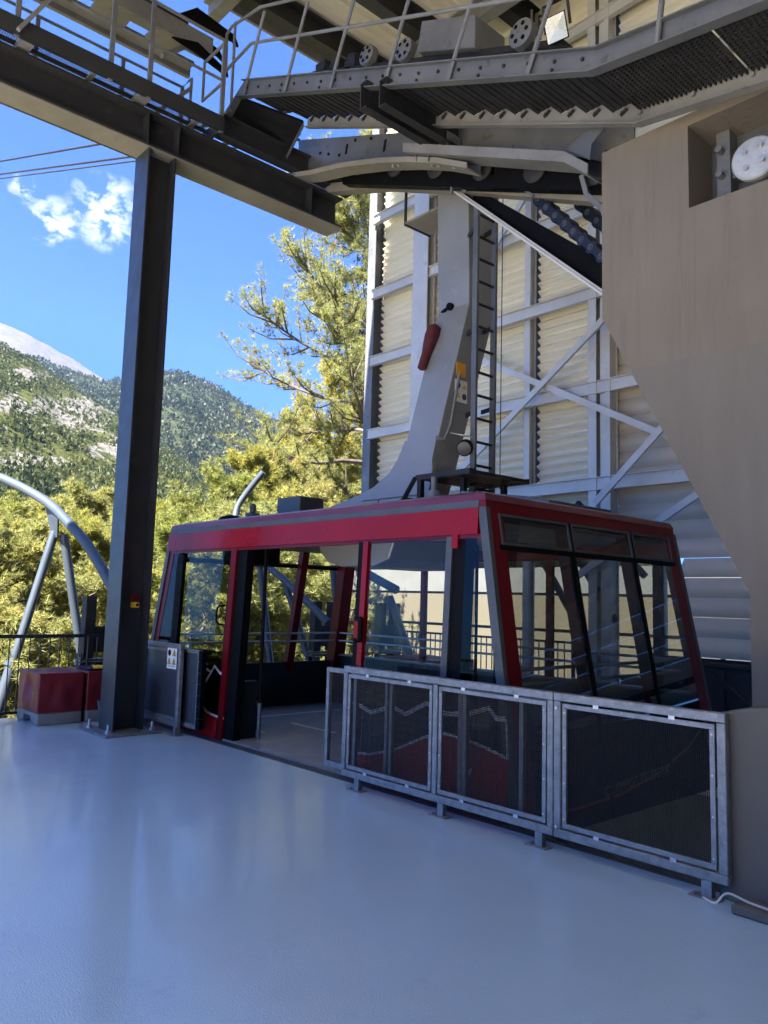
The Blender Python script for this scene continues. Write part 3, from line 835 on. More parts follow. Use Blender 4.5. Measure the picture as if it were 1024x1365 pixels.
for x, z, h in ((-8.15,7.85,.13),(-7.35,7.56,.15)): o.prism([(x-.02,6.44,z-h/2),(x+.02,6.44,z-h/2),(x+.045,6.44,z+h/2),(x+.005,6.44,z+h/2)], (0,.012,0))
for x, z in ((-8.75,8.05),(-8.55,7.95),(-8.3,7.83),(-7.95,7.9),(-7.62,7.78),(-6.9,7.5),(-6.0,7.0)): o.cyl((x,6.438,z),(x,6.452,z), .022, 10)
o.build('slot_hole', M['black'], tg)
o = MB()
for x, z in ((-7.0,7.12),(-6.9,7.09),(-6.3,6.84),(-6.2,6.8),(-5.95,6.68)): o.cyl((x,6.3,z-.06),(x,6.3,z-.02), .018, 8)
o.build('flange_bolt', M['bolt'], tg)
for x in (-6.35,-6.03):
    k = MB(); z0 = 7.17 if x < -6.2 else 7.05
    k.box(x-.008,5.2,z0-.14,x+.008,6.44,z0+.15); k.box(x-.008,5.2,z0-.152,x+.10,6.44,z0-.14); k.box(x-.008,5.2,z0+.15,x+.10,6.44,z0+.162)
    k.build('cantilever_bracket', M['dark'], tg)
o = MB()
for x in (-6.28,-5.98): o.box(x,6.2,6.80,x+.012,6.44,7.05)
o.box(-6.5,6.21,6.9,-6.488,6.44,7.1); o.build('bracket_stiffener', M['plate'], tg)

gr = thing('guide_rail', (-7,6.9,7), 'pale lower guide rail crossing behind the hanger top under the curved girder', 'rail')
o = MB(); lr = [(-9.6,8.02),(-9.1,7.80),(-7.7,7.33),(-6.32,6.75),(-4.4,5.9),(-3.4,5.45)]
for (a, b), (c, d_) in zip(lr, lr[1:]): o.prism([(a,6.82,b-.07),(c,6.82,d_-.07),(c,6.82,d_+.07),(a,6.82,b+.07)], (0,.16,0))
o.build('rail_bar', M['flange'], gr)
o = MB()
for x, z in ((-6.62,7.05),(-5.62,6.62)): o.box(x-.015,6.6,z-.1,x+.015,6.8,z+.2); o.bar((x,6.7,z),(x+.5,6.7,z-.5), .03,.03)
o.bar((-6.28,6.62,7.2),(-6.28,6.62,6.55), .03,.03); o.bar((-4.3,6.5,5.75),(-4.05,6.5,5.45), .03,.05); o.bar((-4.36,6.5,5.98),(-4.3,6.5,5.75), .03,.05)
o.build('clamp', M['steel'], gr)
cg = thing('carriage', (-6,6.65,7), 'dark rope carriage with wheels half hidden between the girder and the guide rail', 'carriage')
o = MB(); o.prism([(-8.4,6.6,7.5),(-3.6,6.6,5.55),(-3.6,6.6,6.1),(-8.4,6.6,8.1)], (0,.14,0)); o.build('carriage_frame', M['black'], cg)
for i in range(6):
    x = -8.0+i*.75; z = 7.62-(x+8.0)*.43
    MB().lathe((x,6.56,z),(0,-1,0),[(-.02,.15),(.0,.15),(.02,.12),(.03,.05)],20).build('carriage_wheel', M['dark'], cg, smooth=True)

dg = thing('sloping_strut', (-5.5,6.95,5.8), 'sloping steel beam with pale flange and black top, from the girder down to the pier', 'beam')
a, b = V3((-6.52,6.95,6.80)), V3((-3.3,6.95,3.87)); dn = (b-a).normalized(); un = V3((-dn.z,0,dn.x))*-1 if dn.x < 0 else V3((-dn.z,0,dn.x))
MB().bar(a, b, .24,.022, un).bar(a+un*.022+V3((0,-.08,0)), b+un*.022+V3((0,-.08,0)), .02,.03,un).build('pale_flange', M['alu'], dg)
MB().bar(a+un*.03+V3((0,-.03,0)), b+un*.03+V3((0,-.03,0)), .02,.04,un).prism([a+un*.04+V3((.25,0,-.22)), b+un*.04, b+un*.36, a+un*.16+V3((.25,0,-.22))], (0,.06,0)).build('dark_web', M['black'], dg)

def roller_chain(dx, dyy, dz, n, label):
    rc = thing('roller_chain', (-5+dx,6.95+dyy,6+dz), label, 'roller chain', 'track rope roller chains')
    path = spline([(-5.72,6.86),(-5.54,6.66),(-5.21,6.22),(-4.81,5.77),(-4.44,5.36),(-4.0,4.9),(-3.6,4.5)], 20)
    path = spline([(a+dx,6.95+dyy,b+dz) for a, b in [(-5.72,6.86),(-5.54,6.66),(-5.21,6.20),(-4.81,5.74),(-4.44,5.32),(-4.0,4.83),(-3.6,4.4)]], 20)
    acc = 0; pts = [path[0]]
    for p, q in zip(path, path[1:]):
        acc += (q-p).length
        if acc > .158: pts.append(q); acc = 0
    pts = pts[:n]
    lk = MB(); rim = MB()
    for p, q in zip(pts, pts[1:]):
        for s in (-.07,.07): lk.bar(p+V3((0,s,0)), q+V3((0,s,0)), .02,.085,(0,0,1))
        lk.cyl((q+p)/2+V3((0,-.06,0)), (q+p)/2+V3((0,.06,0)), .035, 8)
    lk.build('link_plate', M['bluewheel'], rc)
    for p in pts:
        MB().lathe(p,(0,-1,0),[(-.09,.075),(.06,.075),(.078,.066),(.082,.045)],18).build('roller', M['bluewheel'], rc, smooth=True)
    for p in pts:
        rim.lathe(p+V3((0,-.082,0)),(0,-1,0),[(0,.032),(.006,.032),(.006,.023),(-.004,.021),(-.004,.012),(.006,.010)],16)
    rim.build('roller_pin', M['plate'], rc, smooth=True)
roller_chain(0, 0, 0, 20, 'front strand of black-blue roller chain sloping down behind the concrete pier')
roller_chain(.42, .35, -.18, 16, 'rear strand of black-blue roller chain, mostly behind the front one')

# machinery on the catwalk level
mc = thing('drive_unit', (-6,6.6,8.2), 'light grey box machine with wheels lying on top of the girder above the catwalk', 'machine')
q = lambda x: 8.62-.43*(x+6.9)
MB().prism([(-6.72,6.4,q(-6.72)-.02),(-5.75,6.4,q(-5.75)-.06),(-5.75,6.4,q(-5.75)+.36),(-6.65,6.4,q(-6.65)+.40)], (0,.55,0)).build('housing', M['steel'], mc, bevel=.012)
o = MB(); o.prism([(-9.1,6.5,q(-9.1)-.12),(-4.6,6.5,q(-4.6)-.10),(-4.6,6.5,q(-4.6)-.02),(-9.1,6.5,q(-9.1)-.04)], (0,.4,0))
for x in (-8.9,-8.55,-8.2): o.box(x-.12,6.5,q(x)-.06,x+.1,6.8,q(x)+.1)
o.lathe((-8.35,6.7,q(-8.35)+.12),(0,0,1),[(0,.1),(.1,.1),(.12,.06)],14)
o.build('running_gear', M['dark'], mc)
for x, rr in ((-7.75,.14),(-7.0,.15),(-5.1,.16)):
    o = MB().lathe((x,6.42,q(x)+.06),(0,-1,0),[(-.1,rr),(0,rr),(.01,rr*.85),(.02,.04)],26); o.build('wheel_disc', M['steel'], mc, smooth=True)
    o = MB()
    for k in range(6):
        a = k*math.pi/3; o.cyl((x+rr*.6*math.cos(a),6.41,q(x)+.06+rr*.6*math.sin(a)),(x+rr*.6*math.cos(a),6.398,q(x)+.06+rr*.6*math.sin(a)), .025, 8)
    o.build('disc_hole', M['black'], mc)
fl = thing('floodlight', (-4.6,6.4,7.7), 'square floodlight with a silver reflector, pointing down above the catwalk', 'floodlight')
c = V3((-4.62,6.45,7.70)); nrm = V3((.15,-.9,-.42)).normalized(); rx_ = nrm.cross(V3((0,0,1))).normalized(); ux = rx_.cross(nrm)
def fr(a, b_, c_): return c + (rx_*a + ux*b_ + nrm*c_)*.78
o = MB(); vv = [fr(a,b_,.06) for a, b_ in ((-.16,-.17),(.16,-.17),(.16,.17),(-.16,.17))] + [fr(a,b_,-.1) for a, b_ in ((-.09,-.1),(.09,-.1),(.09,.1),(-.09,.1))]
o.add(vv, [(4,7,6,5),(0,1,5,4),(1,2,6,5),(2,3,7,6),(3,0,4,7),(0,3,2,1)]); o.build('lamp_body', M['black'], fl)
o = MB(); vv = [fr(a,b_,.068) for a, b_ in ((-.145,-.155),(.145,-.155),(.145,.155),(-.145,.155))] + [fr(a,b_,.063) for a, b_ in ((-.03,-.03),(.03,-.03),(.03,.03),(-.03,.03))]
o.add(vv, [(0,1,5,4),(1,2,6,5),(2,3,7,6),(3,0,4,7),(4,5,6,7)]); o.build('reflector', M['lamp'], fl, fixn=False)
o = MB(); o.bar(fr(-.18,0,0), fr(-.18,.34,-.05), .03,.012); o.bar(fr(.18,0,0), fr(.18,.34,-.05), .03,.012); o.bar(fr(-.18,.34,-.05), fr(.18,.34,-.05), .03,.012); o.bar(fr(0,.34,-.05), fr(0,3.2,-1), .05,.05); o.build('bracket', M['dark'], fl)

# ropes outside
for a, b, r, lab in (((-25.36,6.45,14.8),(-9.3,6.45,8.99),.028,'upper dark wire rope slanting across the sky, apart from the lower two'),
                  ((-25.24,6.45,14.33),(-9.3,6.45,8.59),.026,'middle dark wire rope, just above the thinnest lowest one'),
                  ((-25.2,6.45,14.17),(-9.3,6.45,8.5),.018,'thinnest and lowest of the three wire ropes against the sky')):
    a = V3(a); b = V3(b)
    far = b + (a-b)*9
    tag(MB().tube([far, b], r, 8).build('wire_rope', M['rope'], smooth=True), lab, 'rope', 'wire ropes leaving the station')

# ================================================================== CABLE CAR
cc = thing('cable_car', (-7.05,6.56,0), 'dark red glazed cable car cabin docked at the platform with its near door open', 'cable car')
CX = -7.05
def hx(z): return 3.225 - .187*z
def XR(z): return CX + hx(z)
def XL(z): return CX - hx(z)
def YN(z): return 4.90 + .04*z
def YF(z): return 8.22 - .04*z
def near(x, z, off=0): return (x, YN(z)-off, z)
def quadbar(p, q, wv, tv):
    """bar with parallelogram section: corners p,q, width vector wv, thickness vector tv"""
    p = V3(p); q = V3(q); wv = V3(wv); tv = V3(tv)
    return [p, p+wv, p+wv+tv, p+tv, q, q+wv, q+wv+tv, q+tv], [(0,1,2,3),(7,6,5,4),(0,4,5,1),(1,5,6,2),(2,6,7,3),(3,7,4,0)]
Z0, ZT, ZF = -.14, 2.55, 2.22
# floor, roof
MB().box(XL(0)+.06,4.90,-.14,XR(0)-.06,8.22,.012).build('cabin_floor', M['cabinfloor'], cc)
o = MB()
for x0, x1, y0_, y1_ in ((-9.0,-8.2,5.5,5.56),(-8.6,-7.7,6.2,6.26),(-7.6,-6.6,6.7,6.76),(-7.9,-7.0,7.3,7.36),(-9.3,-9.24,5.3,7.6)): o.box(x0,y0_,.013,x1,y1_,.016)
o.build('floor_line', M['whiteline'], cc)
rf = MB()
vs_ = []
for z, e in ((2.50,.015),(2.56,-.005),(2.60,-.14)):
    vs_ += [(XL(z)-e,YN(z)-e,z),(XR(z)+e,YN(z)-e,z),(XR(z)+e,YF(z)+e,z),(XL(z)-e,YF(z)+e,z)]
rf.add(vs_, [(3,2,1,0),(8,9,10,11)] + [(4*l+i, 4*l+(i+1) % 4, 4*l+4+(i+1) % 4, 4*l+4+i) for l in range(2) for i in range(4)])
rf.build('roof', M['purple'], cc)
def band(z0, z1, e, t_, mt, name, sides='NFLR'):
    o = MB()
    if 'N' in sides: o.add(*quadbar((XL(z1)+.004,YN(z0)-e,z0),(XR(z1)-.06,YN(z0)-e,z0),(0,t_,0),(0,.04*(z1-z0),z1-z0)))
    if 'F' in sides: o.add(*quadbar((XL(z1)+.08,YF(z0)+e,z0),(XR(z1)-.08,YF(z0)+e,z0),(0,-t_,0),(0,-.04*(z1-z0),z1-z0)))
    if 'L' in sides: o.add(*quadbar((XL(z0)-e,YN(z0)+t_-e,z0),(XL(z0)-e,YF(z0)-t_+e,z0),(t_,0,0),(.187*(z1-z0),0,z1-z0)))
    if 'R' in sides: o.add(*quadbar((XR(z0)+e,YN(z0)+t_-e,z0),(XR(z0)+e,YF(z0)-t_+e,z0),(-t_,0,0),(-.187*(z1-z0),0,z1-z0)))
    return o.build(name, mt, cc)
band(2.438, 2.50, .012, .06, M['frame'], 'roof_seal', 'NF')
band(2.215, 2.437, .03, .07, M['red'], 'fascia', 'NF')
band(2.18, 2.214, .012, .05, M['maroon'], 'fascia_edge', 'NF')
band(2.40, 2.50, .004, .07, M['maroon'], 'end_header', 'LR')
# ceiling
MB().box(XL(2.3)+.08,5.06,2.33,XR(2.3)-.08,8.08,2.36).build('ceiling', M['lightsteel'], cc)
o = MB(); 
prof_ = [(-.55,2.33),(-.5,2.2),(-.35,2.08),(-.1,2.02),(.5,2.02),(.75,2.1),(.85,2.33)]
o.prism([(-7.2+a,5.9,b) for a, b in prof_], (0,1.3,0)); o.build('ceiling_console', M['hanger'], cc, bevel=.02)
MB().cbox(-9.25,5.45,2.05,-8.75,6.05,2.31,.02).build('loudspeaker', M['black'], cc)
o = MB()
for x in (-8.4,-5.9): o.cbox(x,7.2,2.28,x+.3,7.3,2.33,.01)
o.build('ceiling_vent', M['black'], cc)
# corner posts
def post_edge(end, side, name, mt, wx, wy, e=.012, zlo=-.14, zhi=2.50, offx=0, offy=0):
    X = XR if end == 'R' else XL; Yq = YN if side == 'N' else YF
    sx = -1 if end == 'R' else 1; sy = 1 if side == 'N' else -1
    p = (X(zlo)-sx*e+sx*offx, Yq(zlo)-sy*e+sy*offy, zlo); q = (X(zhi)-sx*e+sx*offx, Yq(zhi)-sy*e+sy*offy, zhi)
    return MB().add(*quadbar(p, q, (sx*wx,0,0), (0,sy*wy,0))).build(name, mt, cc)
for e_ in 'LR':
    for s_ in 'NF':
        post_edge(e_, s_, 'corner_post', M['maroon'], .07 if e_ == 'R' else .19, .21, e=.006)
        post_edge(e_, s_, 'corner_trim', M['frame'], .085, .05, e=.022, zhi=2.44, offx=.008)
# ends
def end_face(e_):
    X = XR if e_ == 'R' else XL; s = 1 if e_ == 'R' else -1
    def P(y, z, off=0): return (X(z)+s*off, y, z)
    def pane(y0_, y1_, z0, z1, off, mt, name, t_=.012):
        o = MB(); a = [P(y0_,z0,off),P(y1_,z0,off),P(y1_,z1,off),P(y0_,z1,off)]
        o.add(a, [(0,1,2,3)]); return o.build(name, mt, cc, fixn=False)
    ys = [5.2, 6.14, 7.20, 7.92]
    for (a, b) in ((5.13,6.12),(6.16,7.18),(7.22,7.98)):
        pane(a, b, 2.15, 2.385, .004, M['glass_end'] if e_ == 'R' else M['glass'], 'top_window')
        pane(a, b, .62, 2.09, .004, M['glass_end'] if e_ == 'R' else M['glass'], 'end_window')
    # grey window frames
    o = MB()
    for (a, b) in ((5.13,6.12),(6.16,7.18),(7.22,7.98)):
        for z in (2.13, 2.372): o.add(*quadbar(P(a,z,.0),P(b,z,.0),(s*.02,0,0),(-s*.004,0,.022)))
        for y in (a, b-.022): o.add(*quadbar(P(y,2.152,0),P(y,2.372,0),(s*.02,0,0),(0,.022,0)))
    o.build('window_frame', M['frame'], cc)
    MB().add(*quadbar(P(5.10,2.085,-.01),P(8.02,2.085,-.01),(s*.022,0,0),(-s*.0084,0,.045))).build('transom', M['black'], cc)
    for y in (6.14, 7.20):
        MB().add(*quadbar(P(y-.018,-.1,.003),P(y-.018,2.40,.003),(s*.012,0,0),(0,.036,0))).build('glazing_bar', M['black'], cc)
        MB().add(*quadbar(P(y-.06,-.1,-.115),P(y-.06,2.36,-.115),(s*.11,0,0),(0,.12,0))).build('mullion', M['maroon'], cc)
    pane(5.1, 8.02, -.14, .62, .0, M['black'], 'end_panel')
    o = MB(); pts = [(5.1,.05),(5.6,.0),(6.3,.02),(7.0,.12),(7.6,.28),(8.0,.46)]
    for (a, b), (c_, d_) in zip(pts, pts[1:]): o.add(*quadbar(P(a,b,.003),P(c_,d_,.003),(s*.003,0,0),(0,0,.02)))
    o.build('swoosh_line', M['maroon'], cc)
end_face('R'); end_face('L')

def lettering(txt, size, mat_, mtx, name, parent, extr=.001):
    cu = bpy.data.curves.new('txt', 'FONT'); cu.body = txt; cu.size = size; cu.extrude = extr
    ob = bpy.data.objects.new('txt', cu); COL.objects.link(ob)
    me = bpy.data.meshes.new_from_object(ob)
    bpy.data.objects.remove(ob); bpy.data.curves.remove(cu)
    me.transform(mtx)
    o_ = ORG[parent.name]; me.transform(Matrix.Translation(-o_))
    me.materials.clear(); me.materials.append(mat_)
    r = bpy.data.objects.new(name, me); COL.objects.link(r); r.parent = parent; ORG[r.name] = o_
    return r
mt = Matrix(((0,0,1,XR(.1)+.012),(1,0,0,6.05),(.06,1,0,.04),(0,0,0,1)))
lettering('OLYMPOS TELEFERIK', .118, M['frame'], mt, 'end_lettering', cc)

# near side
def npanel(x0, x1, z0, z1, off, mt, name, lx=None):
    o = MB(); o.add([near(x0,z0,off),near(x1,z0,off),near(x1,z1,off),near(x0,z1,off)], [(0,1,2,3)])
    return o.build(name, mt, cc, fixn=False)
def nbar(x0, x1, z0, z1, off, t_, mt, name, dx0=0, dx1=0):
    o = MB(); o.add(*quadbar(near(x0,z0,off), near(x0+dx0,z1,off), (x1-x0,0,0), (0,t_,0))); return o.build(name, mt, cc)
lw0, lw1 = XL(.6)+.1, -8.14
# left fixed part and slid-back left leaf
o = MB(); o.add([near(XL(.0)+.1,.0),near(-8.14,.0),near(-8.14,2.2),near(XL(2.2)+.1,2.2)], [(0,1,2,3)]); o.build('door_glass', M['glass'], cc, fixn=False)
o = MB(); o.add([near(XL(-.1)+.08,-.1,-.03),near(-8.14,-.1,-.03),near(-8.14,.98,-.03),near(XL(.98)+.08,.98,-.03)], [(0,1,2,3)]); o.build('side_panel', M['smoke'], cc, fixn=False)
lp = MB(); pts = [(XL(.4)+.08,.62),(-9.3,.50),(-8.95,.42),(-8.70,.35),(-8.48,.26),(-8.26,.235),(-8.14,.235)]
lp.add([near(a,-.14,.006) for a, b in pts] + [near(a,b,.006) for a, b in pts], [(i,i+1,len(pts)+i+1,len(pts)+i) for i in range(len(pts)-1)])
M['decal'] = surf('red_panel', (.36,.006,.014), (.42,.009,.018), 1.2, (.3,.4), spec=.2)
lpo = lp.build('lower_panel', M['decal'], cc, fixn=False)
def lines(pl, w_, off, name, mt, parent):
    o = MB(); n_ = len(pl); L_ = []; R_l = []
    for i, (x, z) in enumerate(pl):
        a = pl[max(i-1,0)]; b = pl[min(i+1,n_-1)]; d = V3((b[0]-a[0],0,b[1]-a[1])).normalized(); nn = V3((-d.z,0,d.x))*w_/2
        L_.append(V3(near(x,z,off))+nn); R_l.append(V3(near(x,z,off))-nn)
    o.add(L_+R_l, [(i,i+1,n_+i+1,n_+i) for i in range(n_-1)])
    return o.build(name, mt, parent, fixn=False)
lines([(-9.3,.52),(-8.95,.435),(-8.70,.36),(-8.48,.27),(-8.26,.245),(-8.09,.245)], .028, .012, 'curve_line', M['whiteline'], lpo)
lines([(-9.6,.55),(-9.3,.72),(-9.05,.66),(-8.85,.60),(-8.58,.60),(-8.46,.73),(-8.39,.81),(-8.26,.74),(-8.11,.72)], .034, .012, 'mountain_line', M['whiteline'], lpo)
lines([(-8.9,.80),(-8.69,.79),(-8.46,.735)], .03, .0125, 'mountain_line', M['whiteline'], lpo)
nbar(-8.21,-8.10,-.1,2.2,.02,.05,M['maroon'],'door_edge'); nbar(-8.10,-7.90,-.1,2.19,-.01,.10,M['black'],'door_frame'); nbar(-8.245,-8.212,.0,2.19,.01,.03,M['black'],'door_seal')
o = MB().add(*quadbar((-9.50,4.90,.95),(-9.50,4.94,2.10),(.16,0,0),(0,.05,0))).lathe((-9.42,4.945,2.10),(0,-1,0),[(-.05,.08),(0,.08)],20).build('guide_post', M['black'], cc)
# right: slid leaf, frame posts, tinted strip
npanel(-5.70,-4.70,.0,2.2,.012,M['glass'],'door_glass')
nbar(-5.79,-5.72,-.1,2.2,.03,.05,M['red'],'door_edge'); nbar(-5.86,-5.79,-.1,2.2,.025,.05,M['black'],'door_seal')
nbar(-4.70,-4.63,-.1,2.2,.02,.05,M['frame'],'frame_post')
nbar(-4.625,-4.49,-.1,2.19,-.0,.12,M['black'],'frame_post'); nbar(-4.63,-4.56,2.10,2.215,.03,.05,M['red'],'door_stop')
npanel(-4.49,-4.36,.9,2.2,.0,M['tinted'],'tinted_strip')
o = MB(); o.add([near(-4.36,.9),near(XR(.9)-.06,.9),near(XR(2.2)-.06,2.2),near(-4.36,2.2)], [(0,1,2,3)]); o.build('side_window', M['glass'], cc, fixn=False)
o = MB(); 
o.add(*quadbar(near(-5.7,.93,.014), near(-4.70,.93,.014), (0,.03,0), (0,0,.05))); o.add(*quadbar(near(-4.49,.93,.0), near(XR(.95)-.06,.93,.0), (0,.06,0), (0,0,.05)))
o.build('sill_bar', M['black'], cc)
o = MB(); o.add([near(-5.72,-.1,-.03),near(XR(-.1)-.06,-.1,-.03),near(XR(.93)-.06,.93,-.03),near(-5.72,.93,-.03)], [(0,1,2,3)]); o.build('side_panel', M['smoke'], cc, fixn=False)
rp = MB(); pts = [(-5.77,.22),(-5.51,.25),(-5.21,.33),(-4.82,.50),(-4.6,.555),(-4.35,.54),(-4.16,.51),(-3.93,.46)]
rp.add([near(min(a,XR(0)),-.14,.03) for a, b in pts] + [near(a,b,.03) for a, b in pts], [(i,i+1,len(pts)+i+1,len(pts)+i) for i in range(len(pts)-1)])
rpo = rp.build('lower_panel', M['decal'], cc, fixn=False)
lines([(a,b+.006) for a, b in pts], .024, .036, 'curve_line', M['whiteline'], rpo)
lines([(-5.79,.69),(-5.53,.62),(-5.37,.67),(-5.23,.70),(-5.08,.66),(-4.83,.78),(-4.6,.72),(-4.36,.75),(-4.14,.82),(-4.06,.75),(-3.97,.76)], .04, .036, 'mountain_line', M['whiteline'], rpo)
lines([(-3.97,.76),(-3.95,.62),(-3.94,.47)], .02, .036, 'mountain_line', M['whiteline'], rpo)
mt = Matrix(((1,0,0,-4.355),(0,.0,-1,4.855),(0,1,0,.255),(0,0,0,1)))
lettering('y', .2, M['sticker'], mt, 'door_lettering', rpo)
hd = MB().cbox(-5.80,4.87,1.24,-5.71,4.935,1.48,.02).build('door_handle', M['black'], cc)
MB().cbox(-5.785,4.862,1.28,-5.725,4.869,1.44,.002).build('handle_grip', M['red'], hd)
MB().tube(spline([(-8.19,4.90,1.30),(-8.25,4.84,1.33),(-8.25,4.84,1.5),(-8.19,4.90,1.53)],5), .012, 8).build('door_handle', M['black'], cc, smooth=True)
MB().box(-8.08,5.01,.0,-7.97,5.26,.66).build('door_box', M['dark'], cc)
# far side: dark wall, glass, handrails
MB().box(XL(.7)+.08,8.10,.0,XR(.7)-.08,8.2,.74).build('far_wall', M['dark'], cc)
MB().box(XL(.7)+.08,8.06,.742,XR(.7)-.08,8.2,.765).build('far_ledge', M['steel'], cc)
o = MB(); o.add([(XL(.8)+.1,YF(.8),.77),(XR(.8)-.1,YF(.8),.77),(XR(2.2)-.1,YF(2.2),2.2),(XL(2.2)+.1,YF(2.2),2.2)], [(0,1,2,3)]); o.build('far_glass', M['glass'], cc, fixn=False)
for x in (-8.15,-5.95): MB().box(x,8.09,.77,x+.09,8.15,2.2).build('far_door_post', M['maroon'], cc)
MB().box(-4.52,8.1,.77,-4.42,8.16,2.2).build('far_door_post', M['black'], cc)
for z in (.98,1.10):
    MB().tube([(XL(z)+.14,5.2,z),(XL(z)+.14,8.0,z),(XL(z)+.2,8.04,z),(XR(z)-.2,8.04,z),(XR(z)-.14,8.0,z),(XR(z)-.14,5.3,z)], .016, 10).build('handrail', M['bolt'], cc, smooth=True)
MB().box(XL(.5)+.07,5.0,.0,XL(.5)+.12,8.1,.66).build('end_lining', M['dark'], cc)
MB().box(XR(.5)-.14,5.2,.0,XR(.5)-.10,8.1,.60).build('end_lining', M['dark'], cc)
for x, y in ((-7.85,5.22),(-5.0,6.0),(-6.3,7.2)):
    MB().tube([(x,y,.3),(x,y,2.33)], .02, 12).build('grab_pole', M['black'], cc, smooth=True)
    MB().tube([(x,y,.012),(x,y,.42)], .024, 12).build('pole_sleeve', M['steel'], cc, smooth=True)
rt = thing('caution_stand', (-8.5,5.5,0), 'small black and yellow folding caution stand on the cable car floor', 'caution sign')
MB().prism([(-8.62,5.5,.014),(-8.36,5.5,.014),(-8.38,5.58,.42),(-8.60,5.58,.42)], (0,.03,0)).build('board', M['black'], rt)
MB().prism([(-8.58,5.493,.06),(-8.40,5.493,.06),(-8.41,5.553,.36),(-8.57,5.553,.36)], (0,.012,0)).build('yellow_panel', M['yellow'], rt)
ex = thing('fire_extinguisher', (-7.05,7.9,.3), 'red fire extinguisher on the inner far wall of the cable car', 'extinguisher')
MB().lathe((-7.25,7.95,.24),(0,0,1),[(0,.12),(.03,.15),(.34,.15),(.42,.10),(.46,.04),(.52,.035)],20).build('bottle', M['red'], ex, smooth=True)
MB().cbox(-7.3,7.92,.74,-7.18,7.98,.80,.01).build('valve', M['black'], ex)

# roof fittings
MB().cbox(-8.82,6.0,2.58,-8.3,6.4,2.96,.012).build('roof_unit', M['anthracite'], cc)
o = MB().lathe((-9.25,5.9,2.57),(0,0,1),[(0,.12),(.03,.12),(.03,.10),(.2,.10),(.22,.045),(.31,.045),(.34,.03)],18)
o.build('roof_beacon', M['frame'], cc, smooth=True)
MB().prism([(-9.12,5.95,2.57),(-8.96,5.95,2.57),(-8.96,5.95,2.76)], (0,.2,0)).build('unit_bracket', M['frame'], cc)
o = MB().lathe((-9.62,5.8,2.58),(0,0,1),[(0,.22),(.07,.22),(.15,.16),(.18,.08)],24); o.build('roof_bumper', M['black'], cc, smooth=True)
pf = MB(); pf.box(-6.45,6.28,3.02,-5.62,6.38,3.08)
for i in range(11): pf.box(-6.44+i*.078,6.40,3.03,-6.40+i*.078,7.3,3.07)
pf.box(-6.45,7.28,3.02,-5.62,7.32,3.08)
for x, y in ((-6.4,6.32),(-5.9,6.5),(-6.4,7.2),(-5.9,7.2)): pf.box(x-.03,y-.03,2.58,x+.03,y+.03,3.02)
pf.build('roof_platform', M['dark'], cc)
o = MB()
for dy in (0,.32):
    o.bar((-6.45,6.28+dy,3.05),(-6.55,6.05+dy,2.58), .03,.05)
o.bar((-6.5,6.16,2.8),(-6.5,6.48,2.8), .03,.03)
o.build('step_ladder', M['dark'], cc)
MB().lathe((-6.02,6.15,2.58),(0,0,1),[(0,.10),(.26,.10),(.27,.035),(.42,.035)],18).build('roof_mount', M['steel'], cc, smooth=True)
MB().prism([(-6.0,6.3,2.58),(-4.6,6.3,2.58),(-4.6,6.3,2.66),(-4.9,6.3,2.72),(-5.75,6.3,2.84)], (0,1.1,0)).build('roof_box', M['steel'], cc)

# hanger arm
hg = MB()
pr = [(7.15,7.4),(7.22,5.42),(6.45,2.72),(6.80,2.62),(7.02,3.22),(7.65,5.2),(7.70,7.4)]
hg.prism([(-7.06,a,b) for a, b in pr], (.55,0,0))
hgo = hg.build('hanger_arm', M['hanger'], cc, bevel=.012)
def fp(x, z, off=.02): return (x, 6.45+(z-2.72)*.2852-off, z)
fl_ = [(-7.07,3.62),(-7.12,3.40),(-7.22,3.22),(-7.45,3.06),(-7.8,2.95),(-8.3,2.84),(-8.9,2.70),(-9.2,2.60),(-6.42,2.60),(-6.42,2.80),(-6.46,3.2),(-6.50,3.3),(-6.52,3.62)]
MB().prism([fp(a,b) for a, b in fl_], (0,.06,0)).build('hanger_foot', M['hanger'], hgo)
o = MB(); o.bar(fp(-7.6,2.885,.026), fp(-6.45,2.885,.026), .006,.014); o.bar(fp(-7.28,2.885,.026), fp(-7.32,2.62,.026), .006,.012); o.build('joint_seam', M['frame'], hgo)
o = MB()
xl = -6.28
for y in (7.08,7.43): o.bar((xl,y,2.9),(xl,y,7.3), .04,.075,(1,0,0))
o.build('ladder', M['plate'], hgo)
o = MB()
z = 3.0
while z < 7.2: o.tube([(xl,7.08,z),(xl,7.43,z)], .018, 8); z += .29
o.build('ladder_rung', M['dark'], hgo)
o = MB()
for z in (3.95,5.0,6.3): o.bar((-6.52,7.2,z),(xl-.02,7.1,z), .03,.05); o.bar((-6.52,7.5,z+.1),(xl-.02,7.45,z+.1), .03,.05)
o.build('ladder_bracket', M['dark'], hgo)
MB().tube([(xl+.02,7.56,7.2),(xl+.02,7.56,3.05)], .006, 6).build('safety_wire', M['dark'], hgo)
MB().tube([(-6.49,7.03,4.42),(-6.44,6.99,4.44),(-6.44,6.97,4.36),(-6.44,6.84,3.75),(-6.44,6.74,3.58),(-6.50,6.66,3.57)], .018, 10).build('grab_handle', M['white'], hgo, smooth=True)
o = MB().lathe((-7.0,7.10,5.16),(-.10,-.30,-1),[(-.06,.03),(-.02,.085),(.10,.10),(.22,.085),(.36,.062),(.58,.055),(.60,.02)],16); o.build('descent_bag', surf('bag_cloth', (.06,.006,.010), (.085,.01,.014), 6, (.7,.85), 0, .4, 30), hgo, smooth=True)
o = MB().cyl((-7.0,7.24,5.42),(-6.9,7.2,5.42), .025, 8); o.lathe((-6.82,7.21,5.44),(0,-1,0),[(-.03,.05),(.04,.05)],12); o.build('hook', M['black'], hgo)
